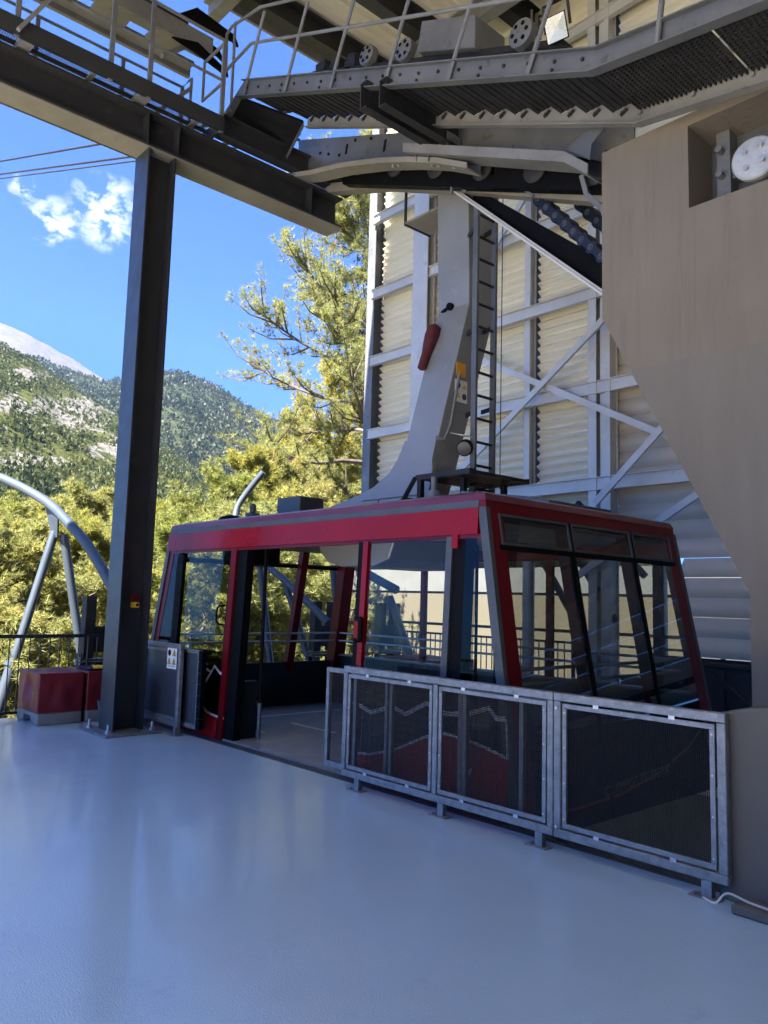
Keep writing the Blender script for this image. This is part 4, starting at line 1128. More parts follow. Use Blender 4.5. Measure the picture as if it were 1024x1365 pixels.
MB().box(-6.509,7.0,4.42,-6.503,7.17,4.60).build('orange_plate', M['orange'], hgo)
o = MB(); o.box(-6.509,6.98,4.10,-6.503,7.2,4.38); ws = o.build('warning_plate', M['sticker'], hgo)
o = MB()
def tri(o, y, z, r): o.add([(-6.500,y-r,z-r*.7),(-6.500,y+r,z-r*.7),(-6.500,y,z+r)], [(0,1,2)])
for y, z in ((7.145,4.30),(7.035,4.18)): tri(o, y, z, .042)
o.build('warning_triangle', M['yellow'], hgo, fixn=False)
o = MB().lathe((-6.502,7.035,4.31),(1,0,0),[(0,.04),(.002,.04)],16); o.lathe((-6.502,7.145,4.175),(1,0,0),[(0,.04),(.002,.04)],16); o.build('warning_roundel', M['frame'], hgo)
o = MB().prism([(-6.5,6.90,3.68),(-6.28,6.90,3.62),(-6.28,7.12,3.62),(-6.5,7.12,3.68)], (0,0,.012)); o.build('lamp_hood', M['alu'], hgo)
o = MB().lathe((-6.36,7.02,3.5),(.4,-.7,-.3),[(-.12,.06),(-.05,.1),(.04,.1)],16); o.build('search_light', M['black'], hgo, smooth=True)
MB().lathe((-6.335,6.978,3.482),(.4,-.7,-.3),[(0,.085),(.012,.085),(.02,.05)],16).build('light_lens', M['frame'], hgo, smooth=True)
# bracket shelf at the top left of the hanger
MB().prism([(-7.70,7.18,6.86),(-7.07,7.18,6.86),(-7.07,7.68,6.86),(-7.70,7.68,6.86)], (0,0,.03)).build('top_shelf', M['flange'], hgo)
MB().bar((-7.70,7.18,6.875),(-7.70,7.68,6.875), .03,.06).bar((-7.69,7.18,6.9),(-7.69,7.18,7.35), .03,.03,(0,1,0)).build('shelf_edge', M['beam'], hgo)

# ================================================================== GATES
def wire_mesh(o, x0, x1, z0, z1, y, pitch=.0125, w=.0018):
    n = int((x1-x0)/pitch)
    for i in range(n+1):
        x = x0 + (x1-x0)*i/n; b = len(o.v)
        o.v += [(x-w,y,z0),(x,y-w,z0),(x+w,y,z0),(x-w,y,z1),(x,y-w,z1),(x+w,y,z1)]
        o.f += [(b,b+1,b+4,b+3),(b+1,b+2,b+5,b+4),(b+2,b,b+3,b+5)]
    n = int((z1-z0)/pitch)
    for i in range(n+1):
        z = z0 + (z1-z0)*i/n; b = len(o.v); yy = y+.001
        o.v += [(x0,yy,z-w),(x0,yy-w,z),(x0,yy,z+w),(x1,yy,z-w),(x1,yy-w,z),(x1,yy,z+w)]
        o.f += [(b,b+1,b+4,b+3),(b+1,b+2,b+5,b+4),(b+2,b,b+3,b+5)]
    return o
YG = 4.60
def gate_frame(xs, parent, zb=.10, zt=1.05, w=.05):
    x0, x1 = xs[0], xs[-1]
    MB().cbox(x0,YG-.025,zt-.055,x1,YG+.03,zt,.005).build('top_bar', M['galv'], parent)
    MB().cbox(x0,YG-.025,zb,x1,YG+.03,zb+.055,.005).build('bottom_bar', M['galv'], parent)
    for i, x in enumerate(xs):
        a = x if i == 0 else (x-w if i == len(xs)-1 else x-w/2)
        MB().cbox(a,YG-.024,zb+.056,a+w,YG+.029,zt-.056,.005).build('upright', M['galv'], parent)
    for a, b in zip(xs, xs[1:]):
        a2 = a + (w if a == x0 else w/2) + .012; b2 = b - (w if b == x1 else w/2) - .012
        z2, z3 = zb+.068, zt-.068; t_ = .032
        o = MB(); o.box(a2,YG-.020,z3-t_,b2,YG-.004,z3); o.box(a2,YG-.020,z2,b2,YG-.004,z2+t_); o.box(a2,YG-.020,z2+t_,a2+t_,YG-.004,z3-t_); o.box(b2-t_,YG-.020,z2+t_,b2,YG-.004,z3-t_)
        o.build('panel_frame', M['galv'], parent, bevel=.003)
        wire_mesh(MB(), a2+t_*.6, b2-t_*.6, z2+t_*.6, z3-t_*.6, YG).build('wire_mesh', M['wire'], parent, fixn=False)
        o = MB(); n = 4
        for k in range(n):
            z = z2+.06+(z3-z2-.12)*k/(n-1)
            for x in (a2+t_/2, b2-t_/2): o.lathe((x,YG-.02,z),(0,-1,0),[(0,.007),(.004,.006)],8)
        for f in (.25,.75):
            x = a2+(b2-a2)*f
            o.box(x-.02,YG-.024,z3-.006,x+.02,YG-.0205,z3+.02); o.box(x-.02,YG-.024,z2-.02,x+.02,YG-.0205,z2+.006)
        o.build('panel_clip', M['bolt'], parent)
def foot(x, parent):
    o = MB().box(x-.03,YG-.02,.008,x+.03,YG+.025,.10); o.cbox(x-.1,YG-.05,.001,x+.08,YG+.04,.008,.002); o.lathe((x-.07,YG-.02,.008),(0,0,1),[(0,.011),(.012,.011)],6)
    o.build('foot', M['galv'], parent)
g1 = thing('mesh_gate', (-4.4,YG,0), 'galvanised gate of two dark wire-mesh panels in front of the slid-back cabin door', 'gate', 'galvanised gates along the platform edge')
gate_frame([-5.56,-4.42,-3.30], g1)
for x in (-5.35,-4.35,-3.42): foot(x, g1)
g2 = thing('mesh_gate', (-2.7,YG,0), 'separate galvanised mesh gate panel next to the grey block, with red lettering dim behind it', 'gate', 'galvanised gates along the platform edge')
g2['label'] = 'single galvanised wire-mesh gate panel standing next to the low grey block'
gate_frame([-3.295,-2.11], g2, w=.055)
for x in (-2.24,): foot(x, g2)
o = MB()
for z in (.17,.95):
    o.lathe((-3.27,YG-.026,z),(0,-1,0),[(0,.012),(.008,.01)],8)
o.build('joint_bolt', M['bolt'], g2)
def leaf(x0, x1, mulls, label, parent_group, y=4.735, sheet=None, edge=False):
    t = thing('sliding_gate', ((x0+x1)/2,y,0), label, 'gate', parent_group)
    z0, z1 = .10, 1.0
    o = MB(); o.box(x0,y-.02,z1-.04,x1,y+.02,z1); o.box(x0,y-.02,z0,x1,y+.02,z0+.05)
    for x in (x0, x1-.04): o.box(x,y-.02,z0+.05,x+.04,y+.02,z1-.04)
    for x in mulls: o.box(x,y-.018,z0+.05,x+.035,y+.018,z1-.04)
    o.build('leaf_frame', M['galv'], t)
    if sheet: MB().box(x0+.04,y-.003,z0+.05,x1-.04,y+.003,z1-.04).build('leaf_sheet', sheet, t)
    else: wire_mesh(MB(), x0+.03, x1-.03, z0+.04, z1-.03, y, .016).build('wire_mesh', M['wire'], t, fixn=False)
    if edge:
        o = MB(); n = 7
        for k in range(n): o.box(x1+.001,y-.03,z0+k*(z1-z0)/n+.004,x1+.085,y+.03,z0+(k+1)*(z1-z0)/n-.004)
        o.build('rubber_edge', M['black'], t)
    return t
leaf(-5.98,-4.26, (-5.58,-5.16,-5.10), 'narrow sliding gate leaf poking out left of the mesh gate at the door opening', 'sliding gate leaves')
leaf(-4.256,-3.42, (-3.7,), 'dark sliding gate leaf seen through the second mesh panel', 'sliding gate leaves')
g3 = thing('mesh_gate', (-9,YG,0), 'galvanised gate panel with a white warning sign, between the dark column and the cabin door', 'gate', 'galvanised gates along the platform edge')
M['bluesheet'] = surf('smoked_sheet', (.035,.042,.055), (.05,.06,.075), 3, (.35,.5))
o = MB(); o.cbox(-9.55,YG-.025,1.0,-8.60,YG+.03,1.055,.005); o.build('top_bar', M['galv'], g3)
MB().cbox(-9.55,YG-.025,.10,-8.60,YG+.03,.155,.005).build('bottom_bar', M['galv'], g3)
for x in (-9.55,-8.66): MB().cbox(x,YG-.024,.156,x+.06,YG+.029,.999,.005).build('upright', M['galv'], g3)
o = MB(); o.box(-9.48,YG-.02,.165,-8.67,YG-.006,.20); o.box(-9.48,YG-.02,.955,-8.67,YG-.006,.99); o.build('panel_frame', M['galv'], g3)
MB().box(-9.49,YG-.003,.156,-8.66,YG,.999).build('smoked_sheet', M['bluesheet'], g3)
o = MB(); o.box(-8.66,YG-.03,.0,-8.60,YG+.03,.10); o.cbox(-8.76,YG-.06,.001,-8.56,YG+.05,.008,.002); o.box(-9.5,YG-.03,.0,-9.44,YG+.03,.1); o.build('foot', M['galv'], g3)
sg = thing('warning_sign', (-8.78,YG-.03,.88), 'white warning sign with yellow triangles fixed to the gate beside the column', 'sign')
MB().box(-8.90,YG-.034,.76,-8.67,YG-.027,1.0).build('sign_plate', M['sticker'], sg)
o = MB(); k = MB()
for x, z in ((-8.725,.945),(-8.845,.845),(-8.725,.845)):
    o.add([(x-.042,YG-.0355,z-.03),(x+.042,YG-.0355,z-.03),(x,YG-.0355,z+.042)], [(0,1,2)])
    k.add([(x-.008,YG-.0365,z-.02),(x+.008,YG-.0365,z-.02),(x+.006,YG-.0365,z+.016),(x-.006,YG-.0365,z+.016)], [(0,1,2,3)])
    for (a, b), (c_, d_) in (((-.042,-.03),(.042,-.03)),((.042,-.03),(0,.042)),((0,.042),(-.042,-.03))): k.bar((x+a,YG-.0365,z+b),(x+c_,YG-.0365,z+d_), .0008,.006,(0,1,0)) if False else k.bar((x+a,YG-.0365,z+b),(x+c_,YG-.0365,z+d_), .006,.0008,(0,1,0))
o.build('triangle', M['yellow'], sg, fixn=False)
k.lathe((-8.845,YG-.034,.945),(0,-1,0),[(0,.038),(.0015,.038),(.0016,.028),(.0005,.028)],20)
for z in (.783,.793,.803): k.box(-8.88,YG-.0355,z-.003,-8.70,YG-.0345,z)
k.build('symbol', M['black'], sg, fixn=False)
leaf(-9.3,-8.33, (), 'sliding gate leaf with ribbed black rubber edge, behind the gate with the warning sign', 'sliding gate leaves', sheet=M['bluesheet'], edge=True, y=4.70)

# ================================================================== LEFT PLATFORM EDGE
rl = thing('balcony_railing', (-10.9,2,0), 'dark railing with thin balusters along the left edge of the platform behind the red boxes', 'railing')
MB().box(-10.93,-3,1.02,-10.87,4.74,1.065).build('top_rail', M['dark'], rl)
MB().box(-10.92,-3,.05,-10.88,4.74,.085).build('bottom_rail', M['dark'], rl)
for y in (-2.6,-.8,1.05,3.18,4.70): MB().box(-10.925,y-.025,.0,-10.875,y+.025,1.02).build('railing_post', M['dark'], rl)
for i in range(60):
    y = -2.9+.128*i
    if y < 4.68: MB().box(-10.906,y-.006,.085,-10.894,y+.006,1.02).build('baluster', M['frame'], rl)
def cover_box(y0_, y1_, label, seed):
    t = thing('covered_box', (-10.45,(y0_+y1_)/2,0), label, 'covered box', 'red covered boxes')
    bm = bmesh.new()
    x0, x1, z0, z1 = -10.84,-10.10,.15,.63
    nx, nz_ = 16, 12
    o = MB()
    def wr(p, nrm, u, v):
        k = noise.noise(V3((p[0]*4+seed, p[1]*4, p[2]*2.4)))*.045 + noise.noise(V3((p[0]*11+seed, p[1]*11, p[2]*5)))*.022
        k += .016*math.sin(p[2]*6 + p[0]*9 + p[1]*7 + seed)
        e = min(u, 1-u)*min(v, 1-v)*10; e = min(1, e)
        return tuple(V3(p) + V3(nrm)*k*e)
    def face(a, b_, c_, nrm):
        a = V3(a); b_ = V3(b_); c_ = V3(c_); base = len(o.v)
        for i in range(nz_+1):
            for j in range(nx+1):
                u, v = j/nx, i/nz_
                o.v.append(wr(a + (b_-a)*u + (c_-a)*v, nrm, u, v))
        for i in range(nz_):
            for j in range(nx): q = base+i*(nx+1)+j; o.f.append((q,q+1,q+nx+2,q+nx+1))
    face((x0,y0_,z0),(x1,y0_,z0),(x0,y0_,z1),(0,-1,0)); face((x1,y0_,z0),(x1,y1_,z0),(x1,y0_,z1),(1,0,0))
    face((x0,y1_,z0),(x0,y0_,z0),(x0,y1_,z1),(-1,0,0)); face((x1,y1_,z0),(x0,y1_,z0),(x1,y1_,z1),(0,1,0))
    face((x0,y0_,z1),(x1,y0_,z1),(x0,y1_,z1),(0,0,1))
    ob = o.build('red_cover', M['pvc'], t, fixn=False)
    bm.from_mesh(ob.data); bmesh.ops.remove_doubles(bm, verts=bm.verts, dist=.0008); bmesh.ops.recalc_face_normals(bm, faces=bm.faces); bm.to_mesh(ob.data); bm.free()
    for p in ob.data.polygons: p.use_smooth = True
    md = ob.modifiers.new('edge', 'BEVEL'); md.width = .018; md.segments = 3; md.limit_method = 'ANGLE'; md.angle_limit = R(50)
    o = MB()
    pl = [(x0,y0_+.005,.15),(x0,y0_+.005,.0),(x0+.2,y0_+.005,.0),(x0+.26,y0_+.005,.09),(x1-.26,y0_+.005,.09),(x1-.2,y0_+.005,.0),(x1,y0_+.005,.0),(x1,y0_+.005,.15)]
    o.prism(pl, (0,y1_-y0_-.01,0)); o.build('plinth', M['greycrate'], t, bevel=.02)
    return t
cover_box(3.50, 4.06, 'box under a creased red tarpaulin at the open left edge, nearest the camera', 1.3)
cover_box(4.10, 4.66, 'red tarpaulin box half hidden behind the dark column', 7.9)
tl = thing('scraper', (-10.35,4.35,.64), 'dark blue rag and yellow-handled scraper lying on the red covered box', 'scraper')
o = MB(); o.prism([(-10.5,4.12,.645),(-10.2,4.15,.645),(-10.18,4.5,.645),(-10.42,4.48,.645)], (0,0,.02)); o.build('rag', surf('navy_cloth', (.01,.012,.05), (.02,.02,.08), 6, (.8,.9)), tl, bevel=.006)
MB().tube([(-10.2,4.2,.675),(-10.12,4.42,.69)], .02, 10).build('handle', M['yellow'], tl, smooth=True)
bk = thing('bucket', (-9.83,4.28,0), 'blue plastic bucket tucked between the red box and the dark column', 'bucket')
MB().lathe((-9.83,4.28,0),(0,0,1),[(0,.10),(.01,.105),(.27,.13),(.27,.14),(.295,.14),(.295,.128),(.03,.10)],24).build('pail', M['bluebin'], bk, smooth=True)
MB().tube(spline([(-9.83,4.14,.28),(-9.75,4.14,.2),(-9.70,4.28,.16),(-9.75,4.42,.2),(-9.83,4.42,.28)],5), .004, 6).build('handle', M['bolt'], bk)

# ================================================================== CABIN GUIDES
def clamp_posts(x, y, label):
    t = thing('guide_post', (x,y,-.3), label, 'post', 'twin guide posts')
    for dy in (-.18,.18):
        o = MB().cbox(x-.08,y+dy-.075,.72,x+.08,y+dy+.075,1.58,.006); o.build('upper_post', M['dark'], t)
        MB().ibeam((x,y+dy,-2.8),(x,y+dy,.62), .14,.15,.012,.01).build('lower_post', M['anthracite'], t)
    o = MB().box(x-.06,y-.104,.8,x+.06,y+.104,1.16); o.build('link_block', M['dark'], t)
    o = MB().box(x-.11,y-.30,.63,x+.11,y+.30,.66); o.box(x-.11,y-.30,.68,x+.11,y+.30,.71)
    for dx in (-.08,.08):
        for dy in (-.28,.28): o.cyl((x+dx,y+dy,.58),(x+dx,y+dy,.78), .012, 8)
    for z in (.95,1.1,1.25,1.4): o.cyl((x+.085,y+.18,z),(x+.10,y+.18,z), .014, 8)
    o.build('clamp_plate', M['frame'], t)
clamp_posts(-11.15, 4.66, 'pair of dark square posts clamped together behind the left railing, beside the column')
clamp_posts(-11.2, 8.72, 'pair of dark square posts seen through the open cabin door')
clamp_posts(-11.2, 10.25, 'pair of dark posts seen through the cabin glass before the cream building')
def guide(pts, legs, plate, label, r=.082):
    t = thing('cabin_guide', pts[0], label, 'guide tube', 'curved cabin guide tubes')
    MB().tube(spline(pts, 8), r, 14).build('curved_tube', M['tube'], t, smooth=True)
    if plate: MB().prism(plate, (0,.03,0)).build('gusset_plate', M['tube'], t)
    for a, b in legs:
        a = V3(a); b = V3(b); c_ = a+(b-a)*.62
        MB().tube([a, c_], r*.92, 12).tube([c_, b], r*1.25, 12).lathe(c_, (b-a), [(-.04,r*1.7),(.04,r*1.7)], 14).build('support_leg', M['tube'], t, smooth=True)
    return t
gd1 = [(-11.0,4.86,1.50),(-11.6,4.9,1.86),(-12.4,4.9,2.36),(-13.3,4.85,2.82),(-14.0,4.78,3.15),(-14.8,4.5,3.5),(-15.6,4.1,3.78),(-16.6,3.4,4.0)]
guide(gd1, [((-14.0,4.93,2.66),(-14.0,4.08,-.95)), ((-13.9,5.05,2.62),(-14.0,5.85,-.9))],
      [(-14.25,4.8,3.18),(-13.55,4.8,2.88),(-13.85,4.92,2.56),(-14.1,4.92,2.56)], 'curved blue-grey guide tube on V-shaped legs beyond the left railing')
def mir(p, c=6.62, s=1): return (p[0], 2*c-p[1], p[2])
guide([(-10.72,8.45,1.22),(-11.4,8.45,1.60),(-12.3,8.45,2.06),(-13.35,8.47,2.52),(-13.9,8.5,3.0),(-14.1,8.6,3.4),(-14.0,8.75,3.75),(-13.7,8.95,4.2)],
      [((-13.0,8.5,2.3),(-11.9,8.35,-.9)), ((-12.1,8.5,1.9),(-10.9,8.7,-.6))], None, 'curved blue-grey guide tube rising behind the cabin roof, seen through the open door', r=.066)
guide([(-10.75,10.05,1.83),(-11.5,10.0,2.12),(-12.4,10.0,2.5),(-13.4,10.0,2.9)], [((-11.0,10.1,1.7),(-9.9,10.3,-.6)),((-12.6,10.0,2.3),(-12.0,10.0,-.8))], None,
      'straight guide tube with a rounded end in front of the cream building')

# far platform railing and covered boxes
fr_ = thing('far_railing', (-9,11.2,0), 'dark railing on the far platform seen through the cabin windows', 'railing')
MB().box(-12.2,11.17,1.18,5,11.23,1.23).build('top_rail', M['dark'], fr_)
MB().tube([(-12.2,11.2,1.02),(5,11.2,1.02)], .02, 8).build('middle_rail', M['dark'], fr_)
for i in range(34): MB().box(-12.15+i*.13,11.19,.02,-12.138+i*.13,11.21,1.02).build('baluster', M['frame'], fr_)
for x in (-12.2,-7.7,-5.2): MB().box(x,11.17,0,x+.05,11.22,1.18).build('railing_post', M['dark'], fr_)
bx = cover_box(3.50, 4.06, 'long red covered boxes standing on the far platform behind the cabin', 4.2)
bx['label'] = 'red covered box on the far platform, seen through the cabin glass'
bx.location = (-9.2,9.4,0); bx.scale = (1.6,1.6,1.15)
sr = thing('stub_rail', (-3,8.9,0), 'dark handrail with a diagonal stay under the louvers, right of the cabin', 'railing')
MB().tube([(-5,8.9,1.0),(1,8.9,1.0)], .04, 10).build('top_rail', M['dark'], sr, smooth=True)
MB().bar((-4.3,8.9,.95),(-3.2,8.9,.1), .05,.05).build('stay', M['dark'], sr)
for x in (-4.6,-2.9): MB().box(x,8.88,0,x+.05,8.93,1.0).build('railing_post', M['dark'], sr)

# ================================================================== BEHIND: BUILDING, CANOPY, VAN
GZ = -3.6
bd = thing('outbuilding', (-18,25,GZ), 'low cream building with a pale parapet behind the station', 'building')
MB().box(-29,24,GZ-1,-6,33,2.05).build('wall', M['wallcream'], bd)
MB().box(-29.1,23.92,2.051,-5.9,33.1,2.98).build('parapet', M['white'], bd)
for x in (-24.5,-19.6,-14.6,-10.4):
    w_ = MB().box(x,23.93,-2.0,x+1.3,23.985,-.6).build('window_frame', M['frame'], bd); MB().box(x+.06,23.92,-1.94,x+1.24,23.929,-.66).build('pane', M['tinted'], w_)
MB().box(-12.2,23.95,-1.2,-8.2,23.99,.6).build('shutter', M['frame'], bd)
cp = thing('canopy', (-30,18,GZ), 'white flat canopy on a square post beyond the trees, above the van', 'canopy')
MB().box(-38,17.6,2.05,-29.8,21,2.55).build('roof_slab', M['white'], cp)
MB().box(-30.45,17.8,GZ-.6,-29.95,18.3,2.05).build('post', M['white'], cp)
MB().box(-38,17.8,GZ-.6,-37.5,18.3,2.05).build('post', M['white'], cp)
def make_van(x, y, rz_, gz):
    t = thing('van', (x,y,gz), 'white panel van parked under the canopy', 'van')
    def loc(o_): return o_
    o = MB(); pr_ = [(-2.6,.35),(2.55,.35),(2.62,.9),(2.45,1.15),(1.75,1.35),(1.15,2.2),(.9,2.35),(-2.55,2.4),(-2.62,2.2)]
    o.prism([(x+a,y-1,gz+b) for a, b in pr_], (0,2,0)); o.build('body', M['vanwhite'], t, bevel=.06)
    MB().prism([(x+a,y-1.005,gz+b) for a, b in ((1.55,1.4),(1.05,2.12),(.45,2.12),(.45,1.35))], (0,.01,0)).build('side_window', M['black'], t)
    MB().prism([(x+a,y-1.005,gz+b) for a, b in ((.3,1.35),(.3,2.12),(-2.2,2.12),(-2.2,1.35))], (0,.01,0)).build('side_window', M['black'], t)
    MB().add([(x+1.78,y-.85,gz+1.38),(x+1.78,y+.85,gz+1.38),(x+1.2,y+.8,gz+2.17),(x+1.2,y-.8,gz+2.17)], [(0,1,2,3)]).build('windscreen', M['black'], t)
    for a in (-1.6,1.65):
        w_ = MB().lathe((x+a,y-1.02,gz+.34),(0,1,0),[(0,.34),(.22,.34)],20).build('wheel', M['tyre'], t); MB().lathe((x+a,y-1.03,gz+.34),(0,1,0),[(0,.2),(.02,.2)],14).build('rim', M['bolt'], w_)
    t.rotation_euler = (0,0,rz_)
make_van(-41.5, 23.5, R(200), -2.6)

# ================================================================== TREES
def rv(rng): 
    while True:
        v = V3((rng.uniform(-1,1), rng.uniform(-1,1), rng.uniform(-1,1)))
        if .05 < v.length < 1: return v.normalized()
def pine(seed, label, h=10., base=.25, rad=3.0, nl=26, sub=6, tuft=5, blades=9, bl=.26, bw=.034, needle='needles', cones=0, shape=0, lean=.04):
    rng = random.Random(seed)
    t = thing('pine_tree', (0,0,0), label, 'tree', 'pine trees around the station')
    wood = MB(); nd = MB(); cn = MB()
    ax = [V3((0,0,-.6))]; p = V3((0,0,0)); k = 9; d = V3((rng.uniform(-lean,lean), rng.uniform(-lean,lean), 1))
    for i in range(k+1):
        ax.append(p.copy()); d = (d + V3((rng.uniform(-.06,.06), rng.uniform(-.06,.06), .15))).normalized(); p = p + d*(h/k)
    r0 = h*.017
    wood.tube(ax, 1, 9, radii=[r0*1.25] + [r0*(1-.93*i/(k)) + .012 for i in range(k+1)])
    def trunk_at(f):
        q = f*k; i = min(int(q), k-1); return ax[i+1] + (ax[min(i+2,k+1)]-ax[i+1])*(q-i)
    def add_tuft(c, d):
        for _ in range(blades):
            v = (d*rng.uniform(.25,1.0) + rv(rng)*.85 + V3((0,0,.22))).normalized()
            L = bl*rng.uniform(.7,1.25); s = v.cross(rv(rng)).normalized()*bw*rng.uniform(.7,1.3)*.5
            b = len(nd.v); nd.v += [tuple(c - s), tuple(c + s), tuple(c + v*L)]; nd.f.append((b,b+1,b+2))
    for i in range(nl):
        f = base + (1-base)*((i+rng.uniform(.1,.9))/nl)**.92
        g = (f-base)/(1-base)
        prof = (1-g)**.62*(.55+.45*min(1, g*5)) if shape == 0 else (math.sin(math.pi*min(1,(g*.82+.16))))**.7
        L = rad*prof*rng.uniform(.6,1.18) + .35
        a = i*2.4 + rng.uniform(-.5,.5); el = rng.uniform(-.05,.45) + .5*g
        d = V3((math.cos(a)*math.cos(el), math.sin(a)*math.cos(el), math.sin(el)))
        s0 = trunk_at(min(.985, f)); pts = [s0]; m = 6; dd = d.copy()
        for j in range(m):
            dd = (dd + rv(rng)*.20 + V3((0,0,.05 if j > 2 else -.03))).normalized(); pts.append(pts[-1] + dd*(L/m))
        lr = max(.014, r0*.36*(1-g*.75))
        wood.tube(pts, 1, 6, radii=[lr*(1-.8*q/m)+.006 for q in range(m+1)])
        for j in range(sub):
            q = rng.uniform(.32, 1.0)*m; ii = min(int(q), m-1); b0 = pts[ii] + (pts[ii+1]-pts[ii])*(q-ii)
            bd = ((pts[ii+1]-pts[ii]).normalized()*.8 + rv(rng)*.85 + V3((0,0,.18))).normalized()
            bL = L*rng.uniform(.16,.38) + .15
            b1 = b0 + bd*bL*.5 + rv(rng)*.06; b2 = b0 + (bd+V3((0,0,.25))).normalized()*bL
            wood.tube([b0,b1,b2], 1, 5, radii=[lr*.38+.004,lr*.25+.004,.005], cap=False)
            for z in range(tuft):
                u = rng.uniform(.25,1.05); c = b0 + (b2-b0)*u + rv(rng)*.13*min(1.4, .5+bL)
                add_tuft(c, (bd + rv(rng)*.6).normalized())
                if cones and rng.random() < cones:
                    cn.lathe(c + rv(rng)*.1, rv(rng), [(-.06,.012),(-.03,.035),(.02,.03),(.06,.008)], 6)
        for z in range(tuft): add_tuft(pts[-1] + rv(rng)*.1, dd)
    for z in range(14): add_tuft(ax[-1] + V3((rng.uniform(-.2,.2), rng.uniform(-.2,.2), rng.uniform(-.5,.15))), V3((0,0,1)))
    wood.build('trunk', M['bark'], t, smooth=True, fixn=False)
    nd.build('crown', M[needle], t, fixn=False)
    if cn.v: cn.build1('pine_cone', M['cone'], t, fixn=False)['kind'] = 'stuff'
    return t
protos = [
    pine(11, '', 10, .08, 3.3, 54, 12, 11, 17, .22, .027),
    pine(23, '', 10, .12, 2.9, 48, 12, 11, 17, .21, .026, shape=1),
    pine(37, '', 10, .08, 3.7, 52, 12, 11, 17, .23, .027, needle='needles2', shape=1, lean=.12),
    pine(58, '', 10, .26, 2.5, 42, 12, 10, 17, .21, .026, lean=.08),
]
used = [False]*4
KIND = ['dense pine', 'rounded pine', 'grey-green pine', 'open-crowned pine']
def place(px, D, topy, k, where, wide=1.0):
    a, sl = azim(px, topy); x, y = D*math.cos(a), D*math.sin(a)
    top = 1.65 + sl*D; gz = ground_z(x, y); h = top - gz
    s = h/11.2; sw = s*wide
    lab = KIND[k] + ' ' + where
    rng = random.Random(int(px*7+D*13)); rot = rng.uniform(0, 6.28)
    if not used[k]:
        o = protos[k]; used[k] = True; o.location = (x,y,gz); o.rotation_euler = (0,0,rot); o['label'] = lab; o.scale = (sw,sw,s)
    else:
        o = dup(protos[k], (x,y,gz), lab, rot, (sw,sw,s))
    return o
W1 = 'in the front row'
rows = [
 # front row, low in the valley side
 (-60,17,700,0,W1+', at the far left',1.2),(35,18,690,2,W1+', behind the V-shaped tube legs',1.2),(120,19,668,0,W1+', between the tube legs and the column',1.15),
 (255,21,672,1,'just left of the cabin roof corner',1.2),(330,23,668,2,'behind the curved tube above the cabin roof',1.2),(392,24,668,0,'behind the grey box on the cabin roof',.9),
 (478,47,606,1,'beside the left edge of the cladding wall',1.2),
 (70,24,662,1,'in the second row left of the column, near the bent tube',1.15),(185,24,655,3,'directly behind the dark column',1.2),(-10,26,668,3,'in the second row at the left picture edge',1.2),
 (300,27,612,1,'with a lit top, left of the tallest sparse pine',1.0),(345,29,572,0,'with a pointed top below the hillside crest',1.0),(385,32,598,2,'below the tallest sparse pine',.9),(455,52,470,1,'with a yellow crown inside the sparse pine by the wall',.8),(400,56,520,3,'rising between the ridge and the sparse pine',.9),(440,45,575,1,'under the sparse branches by the wall',1.2),
 (120,32,640,2,'in the third row left of the column',1.2),(215,33,648,0,'in the third row just right of the column',1.1),(30,34,655,1,'in the third row at the left',1.2),(265,36,652,3,'in the third row right of the column',1.1),(165,38,640,1,'in the rear row behind the column',1.2),(75,42,648,0,'in the rear row left of the column',1.2),
 (-90,36,662,2,'in the rear row beyond the left picture edge',1.2),
 # behind the building, seen through the cabin glass
 (480,44,690,3,'left of the cream building parapet',1.2),(525,48,670,0,'behind the cream building, left of its middle',1.0),(560,46,690,3,'with bare trunk behind the cream building',1.0),(600,50,660,1,'behind the cream building, beside the black door post',1.0),
 (655,50,650,0,'behind the right part of the cream building',1.0),(720,52,640,1,'behind the cream building, hidden by the cabin roof',1.0),(440,40,700,2,'beside the canopy, seen through the cabin',1.1),(385,44,690,1,'beyond the red end mullions, seen through the cabin',1.1),(330,46,700,3,'beyond the canopy, seen through the open door',1.1),(268,60,690,3,'with a brown trunk beside the canopy',1.0),(800,56,640,0,'far right behind the building roof',1.0),
]
for i, (px, D, ty, k, wh, wd) in enumerate(rows): place(px, D, ty, k, wh, wd)
# the tall sparse pine by the wall
big = pine(91, 'tall sparse pine with bare branches against the sky left of the cladding wall', 29, .33, 8.2, 60, 20, 17, 18, .30, .023, needle='needles2', cones=.02, shape=1, lean=.03)
a, sl = azim(512, 300); D = 42; big.location = (D*math.cos(a), D*math.sin(a), -4.0)
# ground cover between the trunks
rng = random.Random(4); o = MB()
for i in range(5200):
    a = rng.uniform(azim(980,700)[0], azim(-220,700)[0]); r = rng.uniform(13, 48)
    x, y = r*math.cos(a), r*math.sin(a)
    if (-31 < x < -4 and y > 22) or y > 9.5 and x > -14 or (-39 < x < -27 and 15 < y < 26): continue
    z = ground_z(x, y); hgt = rng.uniform(.25, 1.5)
    for b_ in range(16):
        v = (rv(rng) + V3((0,0,.5))).normalized(); c = V3((x, y, z + rng.uniform(0,hgt))) + rv(rng)*.45
        L = rng.uniform(.14,.34); s = v.cross(rv(rng)).normalized()*rng.uniform(.02,.05)
        q = len(o.v); o.v += [tuple(c-s), tuple(c+s), tuple(c+v*L)]; o.f.append((q,q+1,q+2))
sh = o.build('undergrowth', M['shrubleaf'], fixn=False)
tag(struct(sh, 'stuff'), 'low green scrub covering the ground between the pine trunks', 'undergrowth')
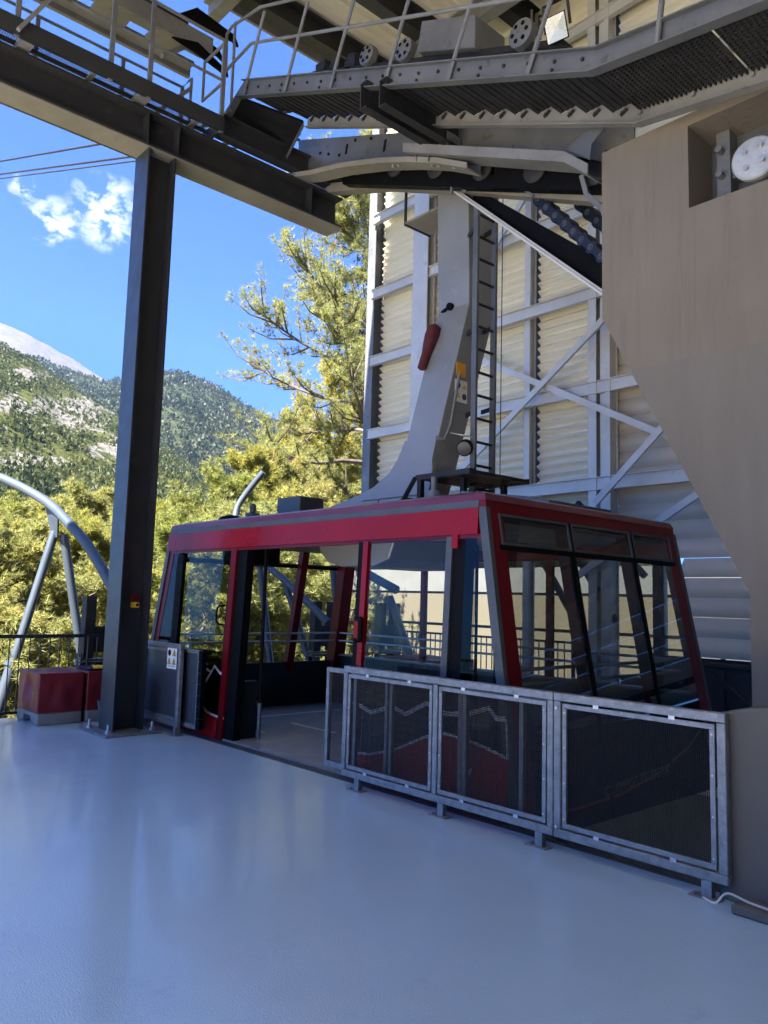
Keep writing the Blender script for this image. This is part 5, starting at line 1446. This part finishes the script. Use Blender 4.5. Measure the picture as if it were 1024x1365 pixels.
# wooded hillside: tree crowns as one mass
rng = random.Random(9); o = MB()
def crown(o, c, r, h, nt_):
    for k in range(nt_):
        a = rng.uniform(0,6.283); u = rng.random()**.8; q = r*(1-u*.75)*rng.uniform(.55,1.0)
        p = V3((c[0]+q*math.cos(a), c[1]+q*math.sin(a), c[2]+h*u))
        v = V3((math.cos(a), math.sin(a), rng.uniform(.2,1.0))); t_ = V3((-math.sin(a), math.cos(a), rng.uniform(-.4,.4)))
        L = r*rng.uniform(.45,.9); b = len(o.v)
        o.v += [tuple(p - t_*L*.6 - V3((0,0,L*.3))), tuple(p + t_*L*.6 - V3((0,0,L*.2))), tuple(p + V3((v.x*L*.3, v.y*L*.3, L*.75)))]
        o.f.append((b,b+1,b+2))
nh = bpy.data.objects['near_hill'].data
ra = nh.attributes['rock'].data
nv = len(nh.vertices); W_ = 261
def scatter(me, W_, jmax, n_, smin, smax, nt_, thr):
    ra = me.attributes['rock'].data
    for _ in range(n_):
        j = rng.randint(0, jmax); i = rng.randint(0, W_-2)
        v = me.vertices[j*W_+i].co; w_ = me.vertices[j*W_+i+1].co; u_2 = me.vertices[(j+1)*W_+i].co
        if ra[j*W_+i].value > thr and rng.random() < .80: continue
        c = v + (w_-v)*rng.random() + (u_2-v)*rng.random()
        s = rng.uniform(smin, smax)
        crown(o, c - V3((0,0,s*.3)), s, s*rng.uniform(1.5,2.4), nt_)
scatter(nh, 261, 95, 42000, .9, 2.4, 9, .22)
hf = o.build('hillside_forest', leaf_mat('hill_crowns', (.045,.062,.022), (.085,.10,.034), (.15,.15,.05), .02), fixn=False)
tag(struct(hf, 'stuff'), 'dense wood of small tree crowns covering the near hillside around the pale crags', 'forest')
rng = random.Random(12); o = MB()
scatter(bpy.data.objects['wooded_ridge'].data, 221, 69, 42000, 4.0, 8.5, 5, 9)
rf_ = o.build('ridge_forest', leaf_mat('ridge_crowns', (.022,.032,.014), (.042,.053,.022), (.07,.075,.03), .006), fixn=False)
tag(struct(rf_, 'stuff'), 'distant wood covering the hazy ridge right of the column', 'forest')
